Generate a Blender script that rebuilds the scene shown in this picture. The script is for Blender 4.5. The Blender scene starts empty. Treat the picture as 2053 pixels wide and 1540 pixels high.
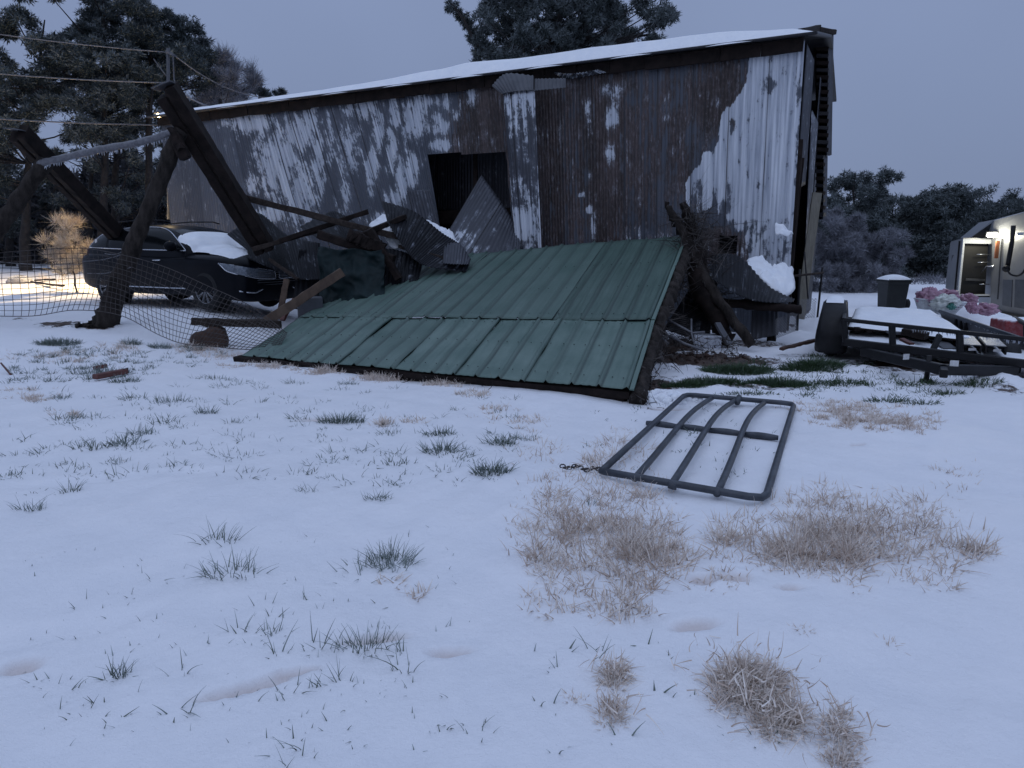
import bpy, math, random
import numpy as np
from mathutils import Vector, noise
from mathutils.bvhtree import BVHTree
random.seed(7); RNG = np.random.default_rng(7)
R = math.radians
sc = bpy.context.scene
COL = sc.collection
# ------------------------------------------------------------ camera
F = 1400.0; TH = R(11.3); CT, ST = math.cos(TH), math.sin(TH); CH = 1.6
cam_d = bpy.data.cameras.new('camera'); cam = bpy.data.objects.new('camera', cam_d); COL.objects.link(cam)
cam_d.sensor_width = 36; cam_d.lens = 36 * F / 2053; cam_d.clip_end = 3000; cam_d.clip_start = 0.05
cam.location = (0, 0, CH); cam.rotation_euler = (math.pi / 2 - TH, 0, 0)
sc.camera = cam
# ------------------------------------------------------------ world: dusk overcast sky
SUN_EL, SUN_ROT = R(28), R(200)
w = bpy.data.worlds.new('World'); sc.world = w; w.use_nodes = True
nt = w.node_tree; nt.nodes.clear()
def N(nt, t, **k):
    n = nt.nodes.new(t)
    for a, b in k.items():
        if a.startswith('i_'): n.inputs[a[2:].replace('_', ' ')].default_value = b
        else: setattr(n, a, b)
    return n
out = N(nt, 'ShaderNodeOutputWorld'); bg = N(nt, 'ShaderNodeBackground'); bg.inputs[1].default_value = 1.0
sky = N(nt, 'ShaderNodeTexSky'); sky.sky_type = 'NISHITA'; sky.sun_disc = False
sky.sun_elevation = SUN_EL; sky.sun_rotation = SUN_ROT; sky.air_density = 1.0; sky.dust_density = 3.0
tc = N(nt, 'ShaderNodeTexCoord'); sep = N(nt, 'ShaderNodeSeparateXYZ'); nt.links.new(tc.outputs['Generated'], sep.inputs[0])
rp = N(nt, 'ShaderNodeValToRGB'); el = rp.color_ramp.elements
el[0].position = 0.0; el[0].color = (.195, .25, .40, 1)
el[1].position = 0.30; el[1].color = (.235, .30, .48, 1)
e = el.new(0.65); e.color = (.425, .535, .80, 1)
e = el.new(1.0); e.color = (.535, .66, .95, 1)
nt.links.new(sep.outputs[2], rp.inputs[0])
cn = N(nt, 'ShaderNodeTexNoise'); cn.inputs['Scale'].default_value = 2.2; cn.inputs['Detail'].default_value = 3
nt.links.new(tc.outputs['Generated'], cn.inputs['Vector'])
cm = N(nt, 'ShaderNodeMapRange'); cm.inputs[3].default_value = .86; cm.inputs[4].default_value = 1.12
nt.links.new(cn.outputs[0], cm.inputs[0])
mul = N(nt, 'ShaderNodeVectorMath', operation='SCALE'); nt.links.new(rp.outputs[0], mul.inputs[0]); nt.links.new(cm.outputs[0], mul.inputs[3])
sk2 = N(nt, 'ShaderNodeVectorMath', operation='SCALE'); sk2.inputs[3].default_value = .0035; nt.links.new(sky.outputs[0], sk2.inputs[0])
ad = N(nt, 'ShaderNodeVectorMath', operation='ADD'); nt.links.new(mul.outputs[0], ad.inputs[0]); nt.links.new(sk2.outputs[0], ad.inputs[1])
nt.links.new(ad.outputs[0], bg.inputs[0]); nt.links.new(bg.outputs[0], out.inputs[0])
sd = bpy.data.lights.new('sun', 'SUN'); sd.energy = .22; sd.angle = R(60); sd.color = (.80, .86, 1)
so = bpy.data.objects.new('sun', sd); COL.objects.link(so); so.rotation_euler = (R(38), 0, R(-20))
sc.view_settings.view_transform = 'Standard'; sc.view_settings.look = 'None'; sc.view_settings.exposure = -.08; sc.view_settings.gamma = 1
sc.cycles.use_denoising = True; sc.cycles.max_bounces = 6; sc.cycles.caustics_reflective = False; sc.cycles.caustics_refractive = False
# ------------------------------------------------------------ helpers
def P(px, py, Y):
    u = (px - 1026.5) / F; v = (770 - py) / F
    d1 = CT + v * ST; d2 = -ST + v * CT; t = Y / d1
    return Vector((u * t, Y, CH + d2 * t))
def proj(x, y, z):
    dz = z - CH; f = y * CT - dz * ST; up = y * ST + dz * CT
    f = np.maximum(f, .01)
    return 1026.5 + F * x / f, 770 - F * up / f
def ss(a, b, x):
    t = np.clip((np.asarray(x, float) - a) / (b - a), 0, 1); return t * t * (3 - 2 * t)
def g(x, y):
    x = np.asarray(x, float); y = np.asarray(y, float)
    z = .36 * ss(3.6, 6.5, -x - .0 * y) * ss(8.5, 12.5, y)
    z = z - .30 * ss(1, 8, x) * ss(12, 21, y) + .0 * x
    z = z + .28 * ss(-4, -12, x) * ss(18, 40, y)
    z = z + .018 * np.sin(x * 1.3 + 1) * np.sin(y * .9 + .5) + .012 * np.sin(x * 2.9 + y * 1.7) + .01 * np.sin(x * .8 - y * 2.3)
    return z
def G(px, py, dz=0):
    Y = 8.0
    for _ in range(40):
        u = (px - 1026.5) / F; v = (770 - py) / F
        k = (-ST + v * CT) / (CT + v * ST)
        if k > -.004: k = -.004
        x = u * Y / (CT + v * ST)
        Y = .5 * Y + .5 * (float(g(x, Y)) + dz - CH) / k
    p = P(px, py, Y); return p
def inpoly(px, py, poly):
    px = np.asarray(px); py = np.asarray(py); c = np.zeros(px.shape, bool); j = len(poly) - 1
    for i in range(len(poly)):
        xi, yi = poly[i]; xj, yj = poly[j]
        m = ((yi > py) != (yj > py)) & (px < (xj - xi) * (py - yi) / (yj - yi + 1e-9) + xi)
        c ^= m; j = i
    return c
def vn(x, y, s=0):   # cheap vector noise, numpy
    return (np.sin(x * 1.7 + y * 2.3 + s) + np.sin(x * 3.1 - y * 1.9 + 2.1 * s) + np.sin(-x * 5.3 + y * 4.7 + .7 * s) * .6 + np.sin(x * 9.1 + y * 8.3 + s) * .4) / 3
def mk(name, V, Fc, mat=None, parent=None, smooth=True, attrs=None, mats=None, midx=None):
    me = bpy.data.meshes.new(name)
    off = np.zeros(3); q = parent
    while q is not None: off += np.array(q.location); q = q.parent
    if np.any(off): V = (V - off) if isinstance(V, np.ndarray) else [Vector(v) - Vector(off) for v in V]
    if isinstance(V, np.ndarray) and isinstance(Fc, np.ndarray):
        n = len(V); m, k = Fc.shape
        me.vertices.add(n); me.vertices.foreach_set('co', np.ascontiguousarray(V, np.float32).ravel())
        me.loops.add(m * k); me.loops.foreach_set('vertex_index', np.ascontiguousarray(Fc, np.int32).ravel())
        me.polygons.add(m); me.polygons.foreach_set('loop_start', np.arange(0, m * k, k, dtype=np.int32))
        me.update(calc_edges=True)
    else:
        me.from_pydata([tuple(v) for v in V], [], [tuple(f) for f in Fc]); me.update()
    if smooth: me.polygons.foreach_set('use_smooth', [True] * len(me.polygons))
    if attrs:
        for an, (ty, arr) in attrs.items():
            at = me.attributes.new(an, ty, 'POINT')
            at.data.foreach_set('vector' if ty == 'FLOAT_VECTOR' else 'value', np.ascontiguousarray(arr, np.float32).ravel())
    for mm in (mats or ([mat] if mat else [])): me.materials.append(mm)
    if midx is not None: me.polygons.foreach_set('material_index', midx)
    o = bpy.data.objects.new(name, me); COL.objects.link(o)
    if parent: o.parent = parent
    return o
def tag(o, label=None, cat=None, group=None, kind=None):
    if label: o['label'] = label
    if cat: o['category'] = cat
    if group: o['group'] = group
    if kind: o['kind'] = kind
    return o
def empty(name, label, cat, group=None, loc=(0, 0, 0)):
    o = bpy.data.objects.new(name, None); COL.objects.link(o); o.location = loc
    return tag(o, label, cat, group)
class MB:
    def __init__(s): s.V = []; s.F = []; s.o = Vector((0, 0, 0))
    def add(s, V, Fs):
        b = len(s.V); s.V += [Vector(v) for v in V]; s.F += [tuple(b + i for i in f) for f in Fs]; return s
    def frame(s, a, b, up=None):
        a = Vector(a); b = Vector(b); d = (b - a).normalized()
        up = Vector(up) if up is not None else (Vector((0, 0, 1)) if abs(d.z) < .95 else Vector((0, 1, 0)))
        r = d.cross(up).normalized(); u = r.cross(d).normalized(); return a, b, d, r, u
    def tube(s, pts, rad, n=8, cap=True, jit=0):
        pts = [Vector(p) for p in pts]; m = len(pts)
        if not hasattr(rad, '__len__'): rad = [rad] * m
        prev = None; V = []; Fs = []
        for i, p in enumerate(pts):
            d = (pts[min(i + 1, m - 1)] - pts[max(i - 1, 0)]).normalized()
            if prev is None: r = d.cross(Vector((0, 0, 1)) if abs(d.z) < .9 else Vector((0, 1, 0))).normalized()
            else: r = (prev - d * prev.dot(d)).normalized()
            prev = r; u = r.cross(d)
            for k in range(n):
                a = 2 * math.pi * k / n; q = rad[i] * (1 + random.uniform(-jit, jit))
                V.append(p + (r * math.cos(a) + u * math.sin(a)) * q)
        for i in range(m - 1):
            for k in range(n):
                k2 = (k + 1) % n; Fs.append((i * n + k, i * n + k2, (i + 1) * n + k2, (i + 1) * n + k))
        if cap: Fs += [tuple(range(n - 1, -1, -1)), tuple((m - 1) * n + k for k in range(n))]
        return s.add(V, Fs)
    def box(s, c, sx, sy, sz, bev=0, rot=0):
        c = Vector(c); h = (sx / 2, sy / 2, sz / 2)
        V = [Vector((i * h[0], j * h[1], k * h[2])) for i in (-1, 1) for j in (-1, 1) for k in (-1, 1)]
        cr, sr = math.cos(rot), math.sin(rot)
        V = [c + Vector((v.x * cr - v.y * sr, v.x * sr + v.y * cr, v.z)) for v in V]
        return s.add(V, [(0, 1, 3, 2), (4, 6, 7, 5), (0, 4, 5, 1), (2, 3, 7, 6), (0, 2, 6, 4), (1, 5, 7, 3)])
    def beam(s, a, b, w, h, up=None, seg=1, jit=0, ch=.12):   # timber with chamfered edges and slightly uneven faces
        a, b, d, r, u = s.frame(a, b, up); c = min(w, h) * ch
        sec = [(-w / 2 + c, -h / 2), (w / 2 - c, -h / 2), (w / 2, -h / 2 + c), (w / 2, h / 2 - c), (w / 2 - c, h / 2), (-w / 2 + c, h / 2), (-w / 2, h / 2 - c), (-w / 2, -h / 2 + c)]
        V = []; Fs = []
        for i in range(seg + 1):
            t = i / seg; p = a.lerp(b, t) + (r * random.uniform(-jit, jit) + u * random.uniform(-jit, jit)) * .6
            for x, y in sec: V.append(p + r * (x + random.uniform(-jit, jit)) + u * (y + random.uniform(-jit, jit)) + d * random.uniform(-jit, jit))
        for i in range(seg):
            for k in range(8):
                k2 = (k + 1) % 8; Fs.append((i * 8 + k, i * 8 + k2, (i + 1) * 8 + k2, (i + 1) * 8 + k))
        Fs += [tuple(range(7, -1, -1)), tuple(seg * 8 + k for k in range(8))]
        return s.add(V, Fs)
    def quadgrid(s, f, nu, nv):
        V = [f(i / nu, j / nv) for j in range(nv + 1) for i in range(nu + 1)]
        return s.add(V, [(j * (nu + 1) + i, j * (nu + 1) + i + 1, (j + 1) * (nu + 1) + i + 1, (j + 1) * (nu + 1) + i) for j in range(nv) for i in range(nu)])
    def build(s, name, mat, parent=None, smooth=False, loc=None):
        V = s.V
        if loc is not None: V = [v - Vector(loc) for v in V]
        o = mk(name, V, s.F, mat, parent, smooth)
        if loc is not None: o.location = loc
        return o
def thick(o, t, off=0):
    m = o.modifiers.new('thickness', 'SOLIDIFY'); m.thickness = t; m.offset = off; return o
def bevel(o, wd=.01, seg=2):
    m = o.modifiers.new('bevel', 'BEVEL'); m.width = wd; m.segments = seg; m.limit_method = 'ANGLE'; return o
def cr(pts, t):   # sample a polyline of Vectors smoothly
    n = len(pts) - 1; x = min(max(t, 0), 1) * n; i = min(int(x), n - 1); f = x - i
    p0, p1, p2, p3 = pts[max(i - 1, 0)], pts[i], pts[i + 1], pts[min(i + 2, n)]
    return .5 * ((2 * p1) + (p2 - p0) * f + (2 * p0 - 5 * p1 + 4 * p2 - p3) * f * f + (3 * p1 - p0 - 3 * p2 + p3) * f ** 3)
# ------------------------------------------------------------ materials
def newmat(name):
    m = bpy.data.materials.new(name); m.use_nodes = True; nt = m.node_tree; b = nt.nodes['Principled BSDF']; return m, nt, b
def L(nt, a, b): nt.links.new(a, b)
def noise_n(nt, scale, detail=4, vec=None, rough=.6, mapping=None):
    n = N(nt, 'ShaderNodeTexNoise'); n.inputs['Scale'].default_value = scale; n.inputs['Detail'].default_value = detail; n.inputs['Roughness'].default_value = rough
    if vec is not None:
        if mapping:
            mp = N(nt, 'ShaderNodeMapping'); mp.inputs['Scale'].default_value = mapping; L(nt, vec, mp.inputs[0]); L(nt, mp.outputs[0], n.inputs['Vector'])
        else: L(nt, vec, n.inputs['Vector'])
    return n
def mr(nt, inp, a, b, c=0, d=1):
    m = N(nt, 'ShaderNodeMapRange'); m.inputs[1].default_value = a; m.inputs[2].default_value = b; m.inputs[3].default_value = c; m.inputs[4].default_value = d
    L(nt, inp, m.inputs[0]); return m.outputs[0]
def mixc(nt, fac, a, b):
    m = N(nt, 'ShaderNodeMix', data_type='RGBA')
    if hasattr(fac, 'links'): L(nt, fac, m.inputs[0])
    else: m.inputs[0].default_value = fac
    for k, v in ((6, a), (7, b)):
        if hasattr(v, 'links'): L(nt, v, m.inputs[k])
        else: m.inputs[k].default_value = (*v, 1)
    return m.outputs[2]
def math_n(nt, op, a, b):
    m = N(nt, 'ShaderNodeMath', operation=op)
    for k, v in ((0, a), (1, b)):
        if hasattr(v, 'links'): L(nt, v, m.inputs[k])
        else: m.inputs[k].default_value = v
    return m.outputs[0]
def attr(nt, name, o='Fac'):
    a = N(nt, 'ShaderNodeAttribute'); a.attribute_name = name; return a.outputs[o]
def bump(nt, b, h, st=.3, dist=.02):
    bp = N(nt, 'ShaderNodeBump'); bp.inputs['Strength'].default_value = st; bp.inputs['Distance'].default_value = dist
    L(nt, h, bp.inputs['Height']); L(nt, bp.outputs[0], b.inputs['Normal']); return bp
def objc(nt): return N(nt, 'ShaderNodeTexCoord').outputs['Object']
def simple(name, c1, c2, scale=6, rough=.7, metal=0, bst=.3, bd=.01, mapping=None, frost=0, spec=.5):
    m, nt, b = newmat(name); v = objc(nt)
    n = noise_n(nt, scale, 5, v, .65, mapping); f = mr(nt, n.outputs[0], .35, .65)
    c = mixc(nt, f, c1, c2)
    if frost:
        n2 = noise_n(nt, scale * 3.1, 4, v); geo = N(nt, 'ShaderNodeNewGeometry'); sp = N(nt, 'ShaderNodeSeparateXYZ'); L(nt, geo.outputs['Normal'], sp.inputs[0])
        k = math_n(nt, 'MULTIPLY', mr(nt, sp.outputs[2], -.1, .9), mr(nt, n2.outputs[0], .5 - frost * .4, .75 - frost * .3))
        c = mixc(nt, k, c, (.62, .66, .74))
    L(nt, c, b.inputs['Base Color']); b.inputs['Roughness'].default_value = rough; b.inputs['Metallic'].default_value = metal
    b.inputs['Specular IOR Level'].default_value = spec
    if bst: bump(nt, b, n.outputs[0], bst, bd)
    return m
def snow_mat():
    m, nt, b = newmat('snow'); v = objc(nt)
    n1 = noise_n(nt, 5, 6, v, .62); n2 = noise_n(nt, 60, 3, v)
    s = math_n(nt, 'ADD', n1.outputs[0], math_n(nt, 'MULTIPLY', n2.outputs[0], .12))
    L(nt, mixc(nt, mr(nt, n1.outputs[0], .3, .7), (.77, .80, .85), (.86, .87, .89)), b.inputs['Base Color'])
    b.inputs['Roughness'].default_value = .55; b.inputs['Specular IOR Level'].default_value = .3
    bump(nt, b, s, .5, .05); return m
M = {}
M['snow'] = snow_mat()
def ground_mat():
    m, nt, b = newmat('snow_ground'); v = objc(nt)
    n1 = noise_n(nt, 2.4, 6, v, .6); n2 = noise_n(nt, 14, 6, v, .66); n3 = noise_n(nt, 150, 3, v, .7)
    base = mixc(nt, mr(nt, n1.outputs[0], .3, .7), (.79, .80, .84), (.85, .85, .88))
    dn = noise_n(nt, 9, 8, v, .75)
    d = math_n(nt, 'ADD', attr(nt, 'dirt'), mr(nt, dn.outputs[0], .3, .7, -.42, .42))
    df = mr(nt, d, .42, .60)
    soil = mixc(nt, mr(nt, n2.outputs[0], .4, .6), (.030, .019, .015), (.10, .065, .05))
    c = mixc(nt, df, base, soil)
    c = mixc(nt, math_n(nt, 'MULTIPLY', attr(nt, 'print'), .8), c, (.50, .40, .36))
    # ice glints painted into the colour as smooth white flecks
    vo = N(nt, 'ShaderNodeTexVoronoi'); vo.inputs['Scale'].default_value = 55; L(nt, v, vo.inputs['Vector'])
    wn = N(nt, 'ShaderNodeTexWhiteNoise'); L(nt, vo.outputs['Position'], wn.inputs[0])
    gl = math_n(nt, 'MULTIPLY', mr(nt, vo.outputs['Distance'], .16, .10), mr(nt, wn.outputs[0], .985, .99))
    L(nt, mixc(nt, gl, c, (1, 1, 1)), b.inputs['Base Color'])
    L(nt, mr(nt, gl, 0, 1, .5, .1), b.inputs['Roughness']); b.inputs['Specular IOR Level'].default_value = .35
    h = math_n(nt, 'ADD', math_n(nt, 'MULTIPLY', n2.outputs[0], .35), math_n(nt, 'MULTIPLY', n3.outputs[0], .11))
    h = math_n(nt, 'ADD', h, n1.outputs[0]); h = math_n(nt, 'ADD', h, math_n(nt, 'MULTIPLY', df, math_n(nt, 'MULTIPLY', dn.outputs[0], 1.2)))
    bump(nt, b, h, .55, .06); return m
M['ground'] = ground_mat()
def sheet_mat(name, base=(.055, .062, .078), base2=(.095, .105, .128), rustc=(.017, .009, .007), rustc2=(.074, .052, .050)):
    m, nt, b = newmat(name); uv = attr(nt, 'uvp', 'Vector')
    a = noise_n(nt, 1.0, 6, uv, .62, (2.2, .35, 1)); st = noise_n(nt, 1.0, 5, uv, .6, (14, .5, 1))
    f = noise_n(nt, 5, 6, uv, .7, (1, .5, 1)); fine = noise_n(nt, 26, 4, uv, .7, (1, .35, 1))
    sepn = N(nt, 'ShaderNodeSeparateXYZ'); L(nt, uv, sepn.inputs[0])
    pidx = N(nt, 'ShaderNodeMath', operation='FLOOR'); L(nt, math_n(nt, 'DIVIDE', sepn.outputs[0], .66), pidx.inputs[0])
    wn = N(nt, 'ShaderNodeTexWhiteNoise', noise_dimensions='1D'); L(nt, pidx.outputs[0], wn.inputs['W'])
    c = mixc(nt, mr(nt, math_n(nt, 'ADD', a.outputs[0], math_n(nt, 'MULTIPLY', wn.outputs[0], .35)), .4, .85), base, base2)
    r = math_n(nt, 'ADD', attr(nt, 'rust'), mr(nt, st.outputs[0], .3, .7, -.35, .35))
    r = math_n(nt, 'ADD', r, mr(nt, f.outputs[0], .3, .7, -.25, .25)); r = math_n(nt, 'ADD', r, mr(nt, wn.outputs[0], 0, 1, -.09, .09))
    rc = mixc(nt, mr(nt, math_n(nt, 'ADD', math_n(nt, 'MULTIPLY', math_n(nt, 'ADD', st.outputs[0], a.outputs[0]), .5), mr(nt, fine.outputs[0], .3, .7, -.10, .10)), .42, .58), rustc, rustc2)
    rc = mixc(nt, mr(nt, fine.outputs[0], .60, .72, 0, .7), rc, (.16, .15, .17))
    c = mixc(nt, mr(nt, r, .42, .62), c, rc)
    fr_ = N(nt, 'ShaderNodeMath', operation='FRACT'); L(nt, math_n(nt, 'DIVIDE', sepn.outputs[0], .66), fr_.inputs[0])
    seam = math_n(nt, 'MULTIPLY', mr(nt, fr_.outputs[0], .045, .015), mr(nt, a.outputs[0], .35, .55, .4, .9))
    bl = noise_n(nt, 1.0, 4, uv, .6, (3.0, 1.1, 1)); c = mixc(nt, math_n(nt, 'MULTIPLY', mr(nt, bl.outputs[0], .56, .72, 0, .8), mr(nt, r, .42, .62)), c, (.014, .008, .008))
    sn = math_n(nt, 'ADD', attr(nt, 'snow'), mr(nt, st.outputs[0], .3, .7, -.26, .26))
    sn = math_n(nt, 'ADD', sn, mr(nt, f.outputs[0], .3, .7, -.5, .5)); sn = math_n(nt, 'ADD', sn, mr(nt, fine.outputs[0], .3, .7, -.18, .18))
    sf = mr(nt, sn, .44, .66)
    frostf = mr(nt, sn, .12, .6, 0, .5)
    c = mixc(nt, math_n(nt, 'MULTIPLY', frostf, mr(nt, st.outputs[0], .4, .62)), c, (.34, .37, .43))
    c = mixc(nt, sf, c, mixc(nt, mr(nt, st.outputs[0], .35, .65), (.30, .33, .39), (.66, .69, .74)))
    c = mixc(nt, seam, c, (.010, .009, .011))
    L(nt, c, b.inputs['Base Color']); L(nt, mr(nt, sf, 0, 1, .5, .75), b.inputs['Roughness'])
    L(nt, mr(nt, math_n(nt, 'ADD', sf, mr(nt, r, .4, .6)), 0, .5, .35, 0), b.inputs['Metallic'])
    bump(nt, b, math_n(nt, 'ADD', sf, math_n(nt, 'MULTIPLY', fine.outputs[0], .3)), .5, .012)
    return m
M['sheet'] = sheet_mat('corrugated_tin')
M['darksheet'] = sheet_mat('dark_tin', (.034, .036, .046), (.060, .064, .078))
M['blacksheet'] = sheet_mat('shaded_tin', (.0045, .005, .007), (.011, .012, .016))  # tin colour lowered to near black to carry the shade of undersides
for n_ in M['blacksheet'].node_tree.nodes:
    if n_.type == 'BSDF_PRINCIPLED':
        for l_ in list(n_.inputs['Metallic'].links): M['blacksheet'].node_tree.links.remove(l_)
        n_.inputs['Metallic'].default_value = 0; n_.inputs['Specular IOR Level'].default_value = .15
M['green'] = None
def green_mat():
    m, nt, b = newmat('green_roof_paint'); uv = attr(nt, 'uvp', 'Vector')
    a = noise_n(nt, 1, 5, uv, .6, (1.2, 1.2, 1)); st = noise_n(nt, 1, 6, uv, .7, (16, .7, 1)); sc_ = noise_n(nt, 1, 3, uv, .8, (60, 2.2, 1)); f = noise_n(nt, 30, 4, uv)
    c = mixc(nt, mr(nt, math_n(nt, 'ADD', math_n(nt, 'MULTIPLY', a.outputs[0], .6), math_n(nt, 'MULTIPLY', st.outputs[0], .5)), .42, .68), (.064, .116, .096), (.132, .192, .166))
    c = mixc(nt, math_n(nt, 'MULTIPLY', attr(nt, 'rust'), mr(nt, st.outputs[0], .35, .65, .4, 1)), c, (.026, .060, .046))
    c = mixc(nt, mr(nt, sc_.outputs[0], .70, .76, 0, .5), c, (.24, .29, .29))
    c = mixc(nt, math_n(nt, 'MULTIPLY', attr(nt, 'rib_shade_dirt'), mr(nt, a.outputs[0], .3, .7, .55, .95)), c, (.016, .030, .026))  # rib sides darkened in the paint colour for shade and dirt
    c = mixc(nt, mr(nt, f.outputs[0], .62, .72, 0, .35), c, (.03, .06, .05))
    L(nt, c, b.inputs['Base Color']); L(nt, mr(nt, st.outputs[0], .3, .7, .38, .62), b.inputs['Roughness'])
    b.inputs['Specular IOR Level'].default_value = .5
    bump(nt, b, math_n(nt, 'ADD', a.outputs[0], math_n(nt, 'MULTIPLY', f.outputs[0], .05)), .35, .03); return m
M['green'] = green_mat()
M['wood'] = simple('weathered_wood', (.018, .013, .011), (.045, .034, .029), 5, .85, 0, .6, .01, (3, 3, 3), spec=.25)
M['wooddark'] = simple('dark_wood', (.007, .005, .0045), (.022, .015, .013), 6, .85, 0, .6, .01, spec=.2)
M['woodnew'] = simple('brown_plank', (.055, .033, .022), (.10, .065, .044), 5, .8, 0, .4, .006)
M['bark'] = simple('bark', (.012, .010, .009), (.045, .037, .033), 9, .95, 0, 1, .05, (1, 1, .35), spec=.2)
M['trunk'] = simple('tree_bark', (.010, .009, .009), (.030, .027, .028), 6, .95, 0, .8, .05)
M['dirtm'] = simple('rust_dirt', (.022, .013, .011), (.065, .036, .028), 8, .9, 0, .7, .02)
M['black'] = simple('black_paint', (.005, .005, .006), (.010, .010, .012), 12, .5, 0, .15, .004, spec=.3)
M['plastic'] = simple('dark_plastic', (.006, .008, .009), (.011, .014, .014), 8, .6, 0, .1, .004)
M['carpaint'] = simple('car_paint', (.004, .0045, .007), (.006, .007, .010), 3, .3, .0, 0, spec=.10)
M['glass'] = simple('tinted_glass', (.004, .005, .006), (.006, .007, .008), 3, .15, 0, 0, spec=.16)
M['tyre'] = simple('rubber', (.006, .006, .007), (.014, .014, .015), 20, .85, 0, .3, .004)
M['alloy'] = simple('alloy', (.20, .21, .23), (.30, .31, .33), 10, .35, .6, .05)
M['chrome'] = simple('chrome', (.42, .44, .48), (.6, .62, .66), 8, .25, .8, 0)
M['lens'] = simple('lamp_lens', (.10, .115, .14), (.20, .225, .26), 30, .15, .2, .2)
M['redlens'] = simple('tail_lens', (.09, .008, .012), (.13, .012, .016), 10, .2, 0, 0)
M['steel'] = simple('gate_steel', (.026, .031, .040), (.060, .068, .084), 9, .45, .1, .15, .004)
M['wire'] = simple('rusty_wire', (.030, .025, .025), (.07, .06, .058), 20, .7, .3, 0)
M['icewire'] = simple('iced_wire', (.075, .075, .085), (.15, .15, .165), 20, .4, 0, 0)
M['ice'] = simple('ice', (.45, .48, .54), (.65, .68, .74), 20, .2, 0, .2)
M['grass'] = None
def leaf_mat(name, ca, cb, cfrost, lo, hi, rough=.6):
    m, nt, b = newmat(name); r = attr(nt, 'r'); v = objc(nt)
    c = mixc(nt, mr(nt, r, 0, 1), ca, cb); n = noise_n(nt, 2.5, 3, v)
    k = mr(nt, math_n(nt, 'ADD', attr(nt, 'r2'), mr(nt, n.outputs[0], .3, .7, -.25, .25)), lo, hi)
    L(nt, mixc(nt, k, c, cfrost), b.inputs['Base Color']); b.inputs['Roughness'].default_value = rough
    b.inputs['Specular IOR Level'].default_value = .4
    return m
M['grass'] = leaf_mat('iced_green_grass', (.034, .062, .038), (.10, .135, .095), (.40, .45, .46), .25, 1.15, .35)
M['lush'] = leaf_mat('dark_grass', (.022, .050, .018), (.055, .10, .036), (.16, .21, .18), .6, 1.5, .45)
M['dry'] = leaf_mat('iced_dry_grass', (.43, .325, .26), (.70, .585, .50), (.88, .83, .78), .2, 1.15, .35)
M['needle'] = leaf_mat('frosted_needles', (.014, .021, .020), (.038, .050, .048), (.20, .23, .245), .3, 1.35, .8)
M['needle2'] = leaf_mat('frosted_twigs', (.045, .046, .056), (.095, .098, .115), (.28, .29, .33), .2, 1.3, .7)
M['woods'] = leaf_mat('dark_woods', (.012, .014, .018), (.032, .034, .042), (.10, .105, .125), .4, 1.4, .8)
M['brush'] = leaf_mat('pale_brush', (.14, .10, .07), (.28, .21, .15), (.6, .54, .46), .2, 1.2, .6)
M['twig'] = leaf_mat('dark_twigs', (.02, .016, .014), (.06, .05, .045), (.16, .15, .15), .5, 1.4, .8)
M['rv'] = simple('caravan_fibreglass', (.14, .145, .155), (.18, .185, .195), 2, .35, 0, .05)
M['rvdark'] = simple('caravan_dark_panel', (.003, .003, .003), (.006, .006, .006), 3, .5, 0, 0)
M['rvtrim'] = simple('caravan_trim', (.06, .063, .068), (.085, .088, .093), 6, .4, .3, 0)
M['amber'] = simple('amber_reflector', (.16, .055, .025), (.2, .07, .03), 20, .3, 0, 0)
M['white'] = simple('white_plastic', (.42, .44, .46), (.55, .57, .59), 8, .5, 0, .1)
M['pink'] = simple('pink_film', (.26, .12, .18), (.44, .27, .34), 7, .4, 0, .6, .02)
M['bagwhite'] = simple('clear_bag', (.45, .47, .44), (.62, .66, .62), 6, .3, 0, .8, .02)
M['bagteal'] = simple('teal_cloth', (.03, .16, .13), (.08, .24, .2), 6, .6, 0, .6, .02)
M['red'] = simple('red_paint', (.16, .012, .016), (.24, .02, .022), 5, .5, 0, .15, .005, frost=.2)
M['redwood'] = simple('red_brown', (.07, .022, .018), (.12, .04, .032), 10, .6, 0, .3, .005)
M['rustbrown'] = simple('rusty_brown', (.035, .018, .013), (.08, .042, .028), 7, .85, 0, .6, .012)
M['tarp'] = simple('dark_green_tarp', (.003, .009, .010), (.007, .019, .021), 3, .6, 0, .5, .03, spec=.2)
M['plate'] = simple('white_sticker', (.45, .45, .45), (.6, .6, .6), 20, .5, 0, 0)
M['diamond'] = simple('tread_plate', (.08, .085, .09), (.14, .15, .16), 30, .4, .4, .4, .006, frost=.2)
M['grey'] = simple('grey_sheet', (.055, .058, .068), (.09, .093, .105), 3, .6, .1, .2)
M['concrete'] = simple('concrete', (.16, .15, .155), (.24, .23, .235), 12, .9, 0, .5, .01, frost=.3)
def emis(name, c, s):
    m, nt, b = newmat(name); b.inputs['Emission Color'].default_value = (*c, 1); b.inputs['Emission Strength'].default_value = s; b.inputs['Base Color'].default_value = (.8, .8, .8, 1); return m
M['lampwarm'] = emis('lamp_warm', (1, .78, .42), 30)
M['lampcool'] = emis('lamp_white', (1, .97, .80), 60)
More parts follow.
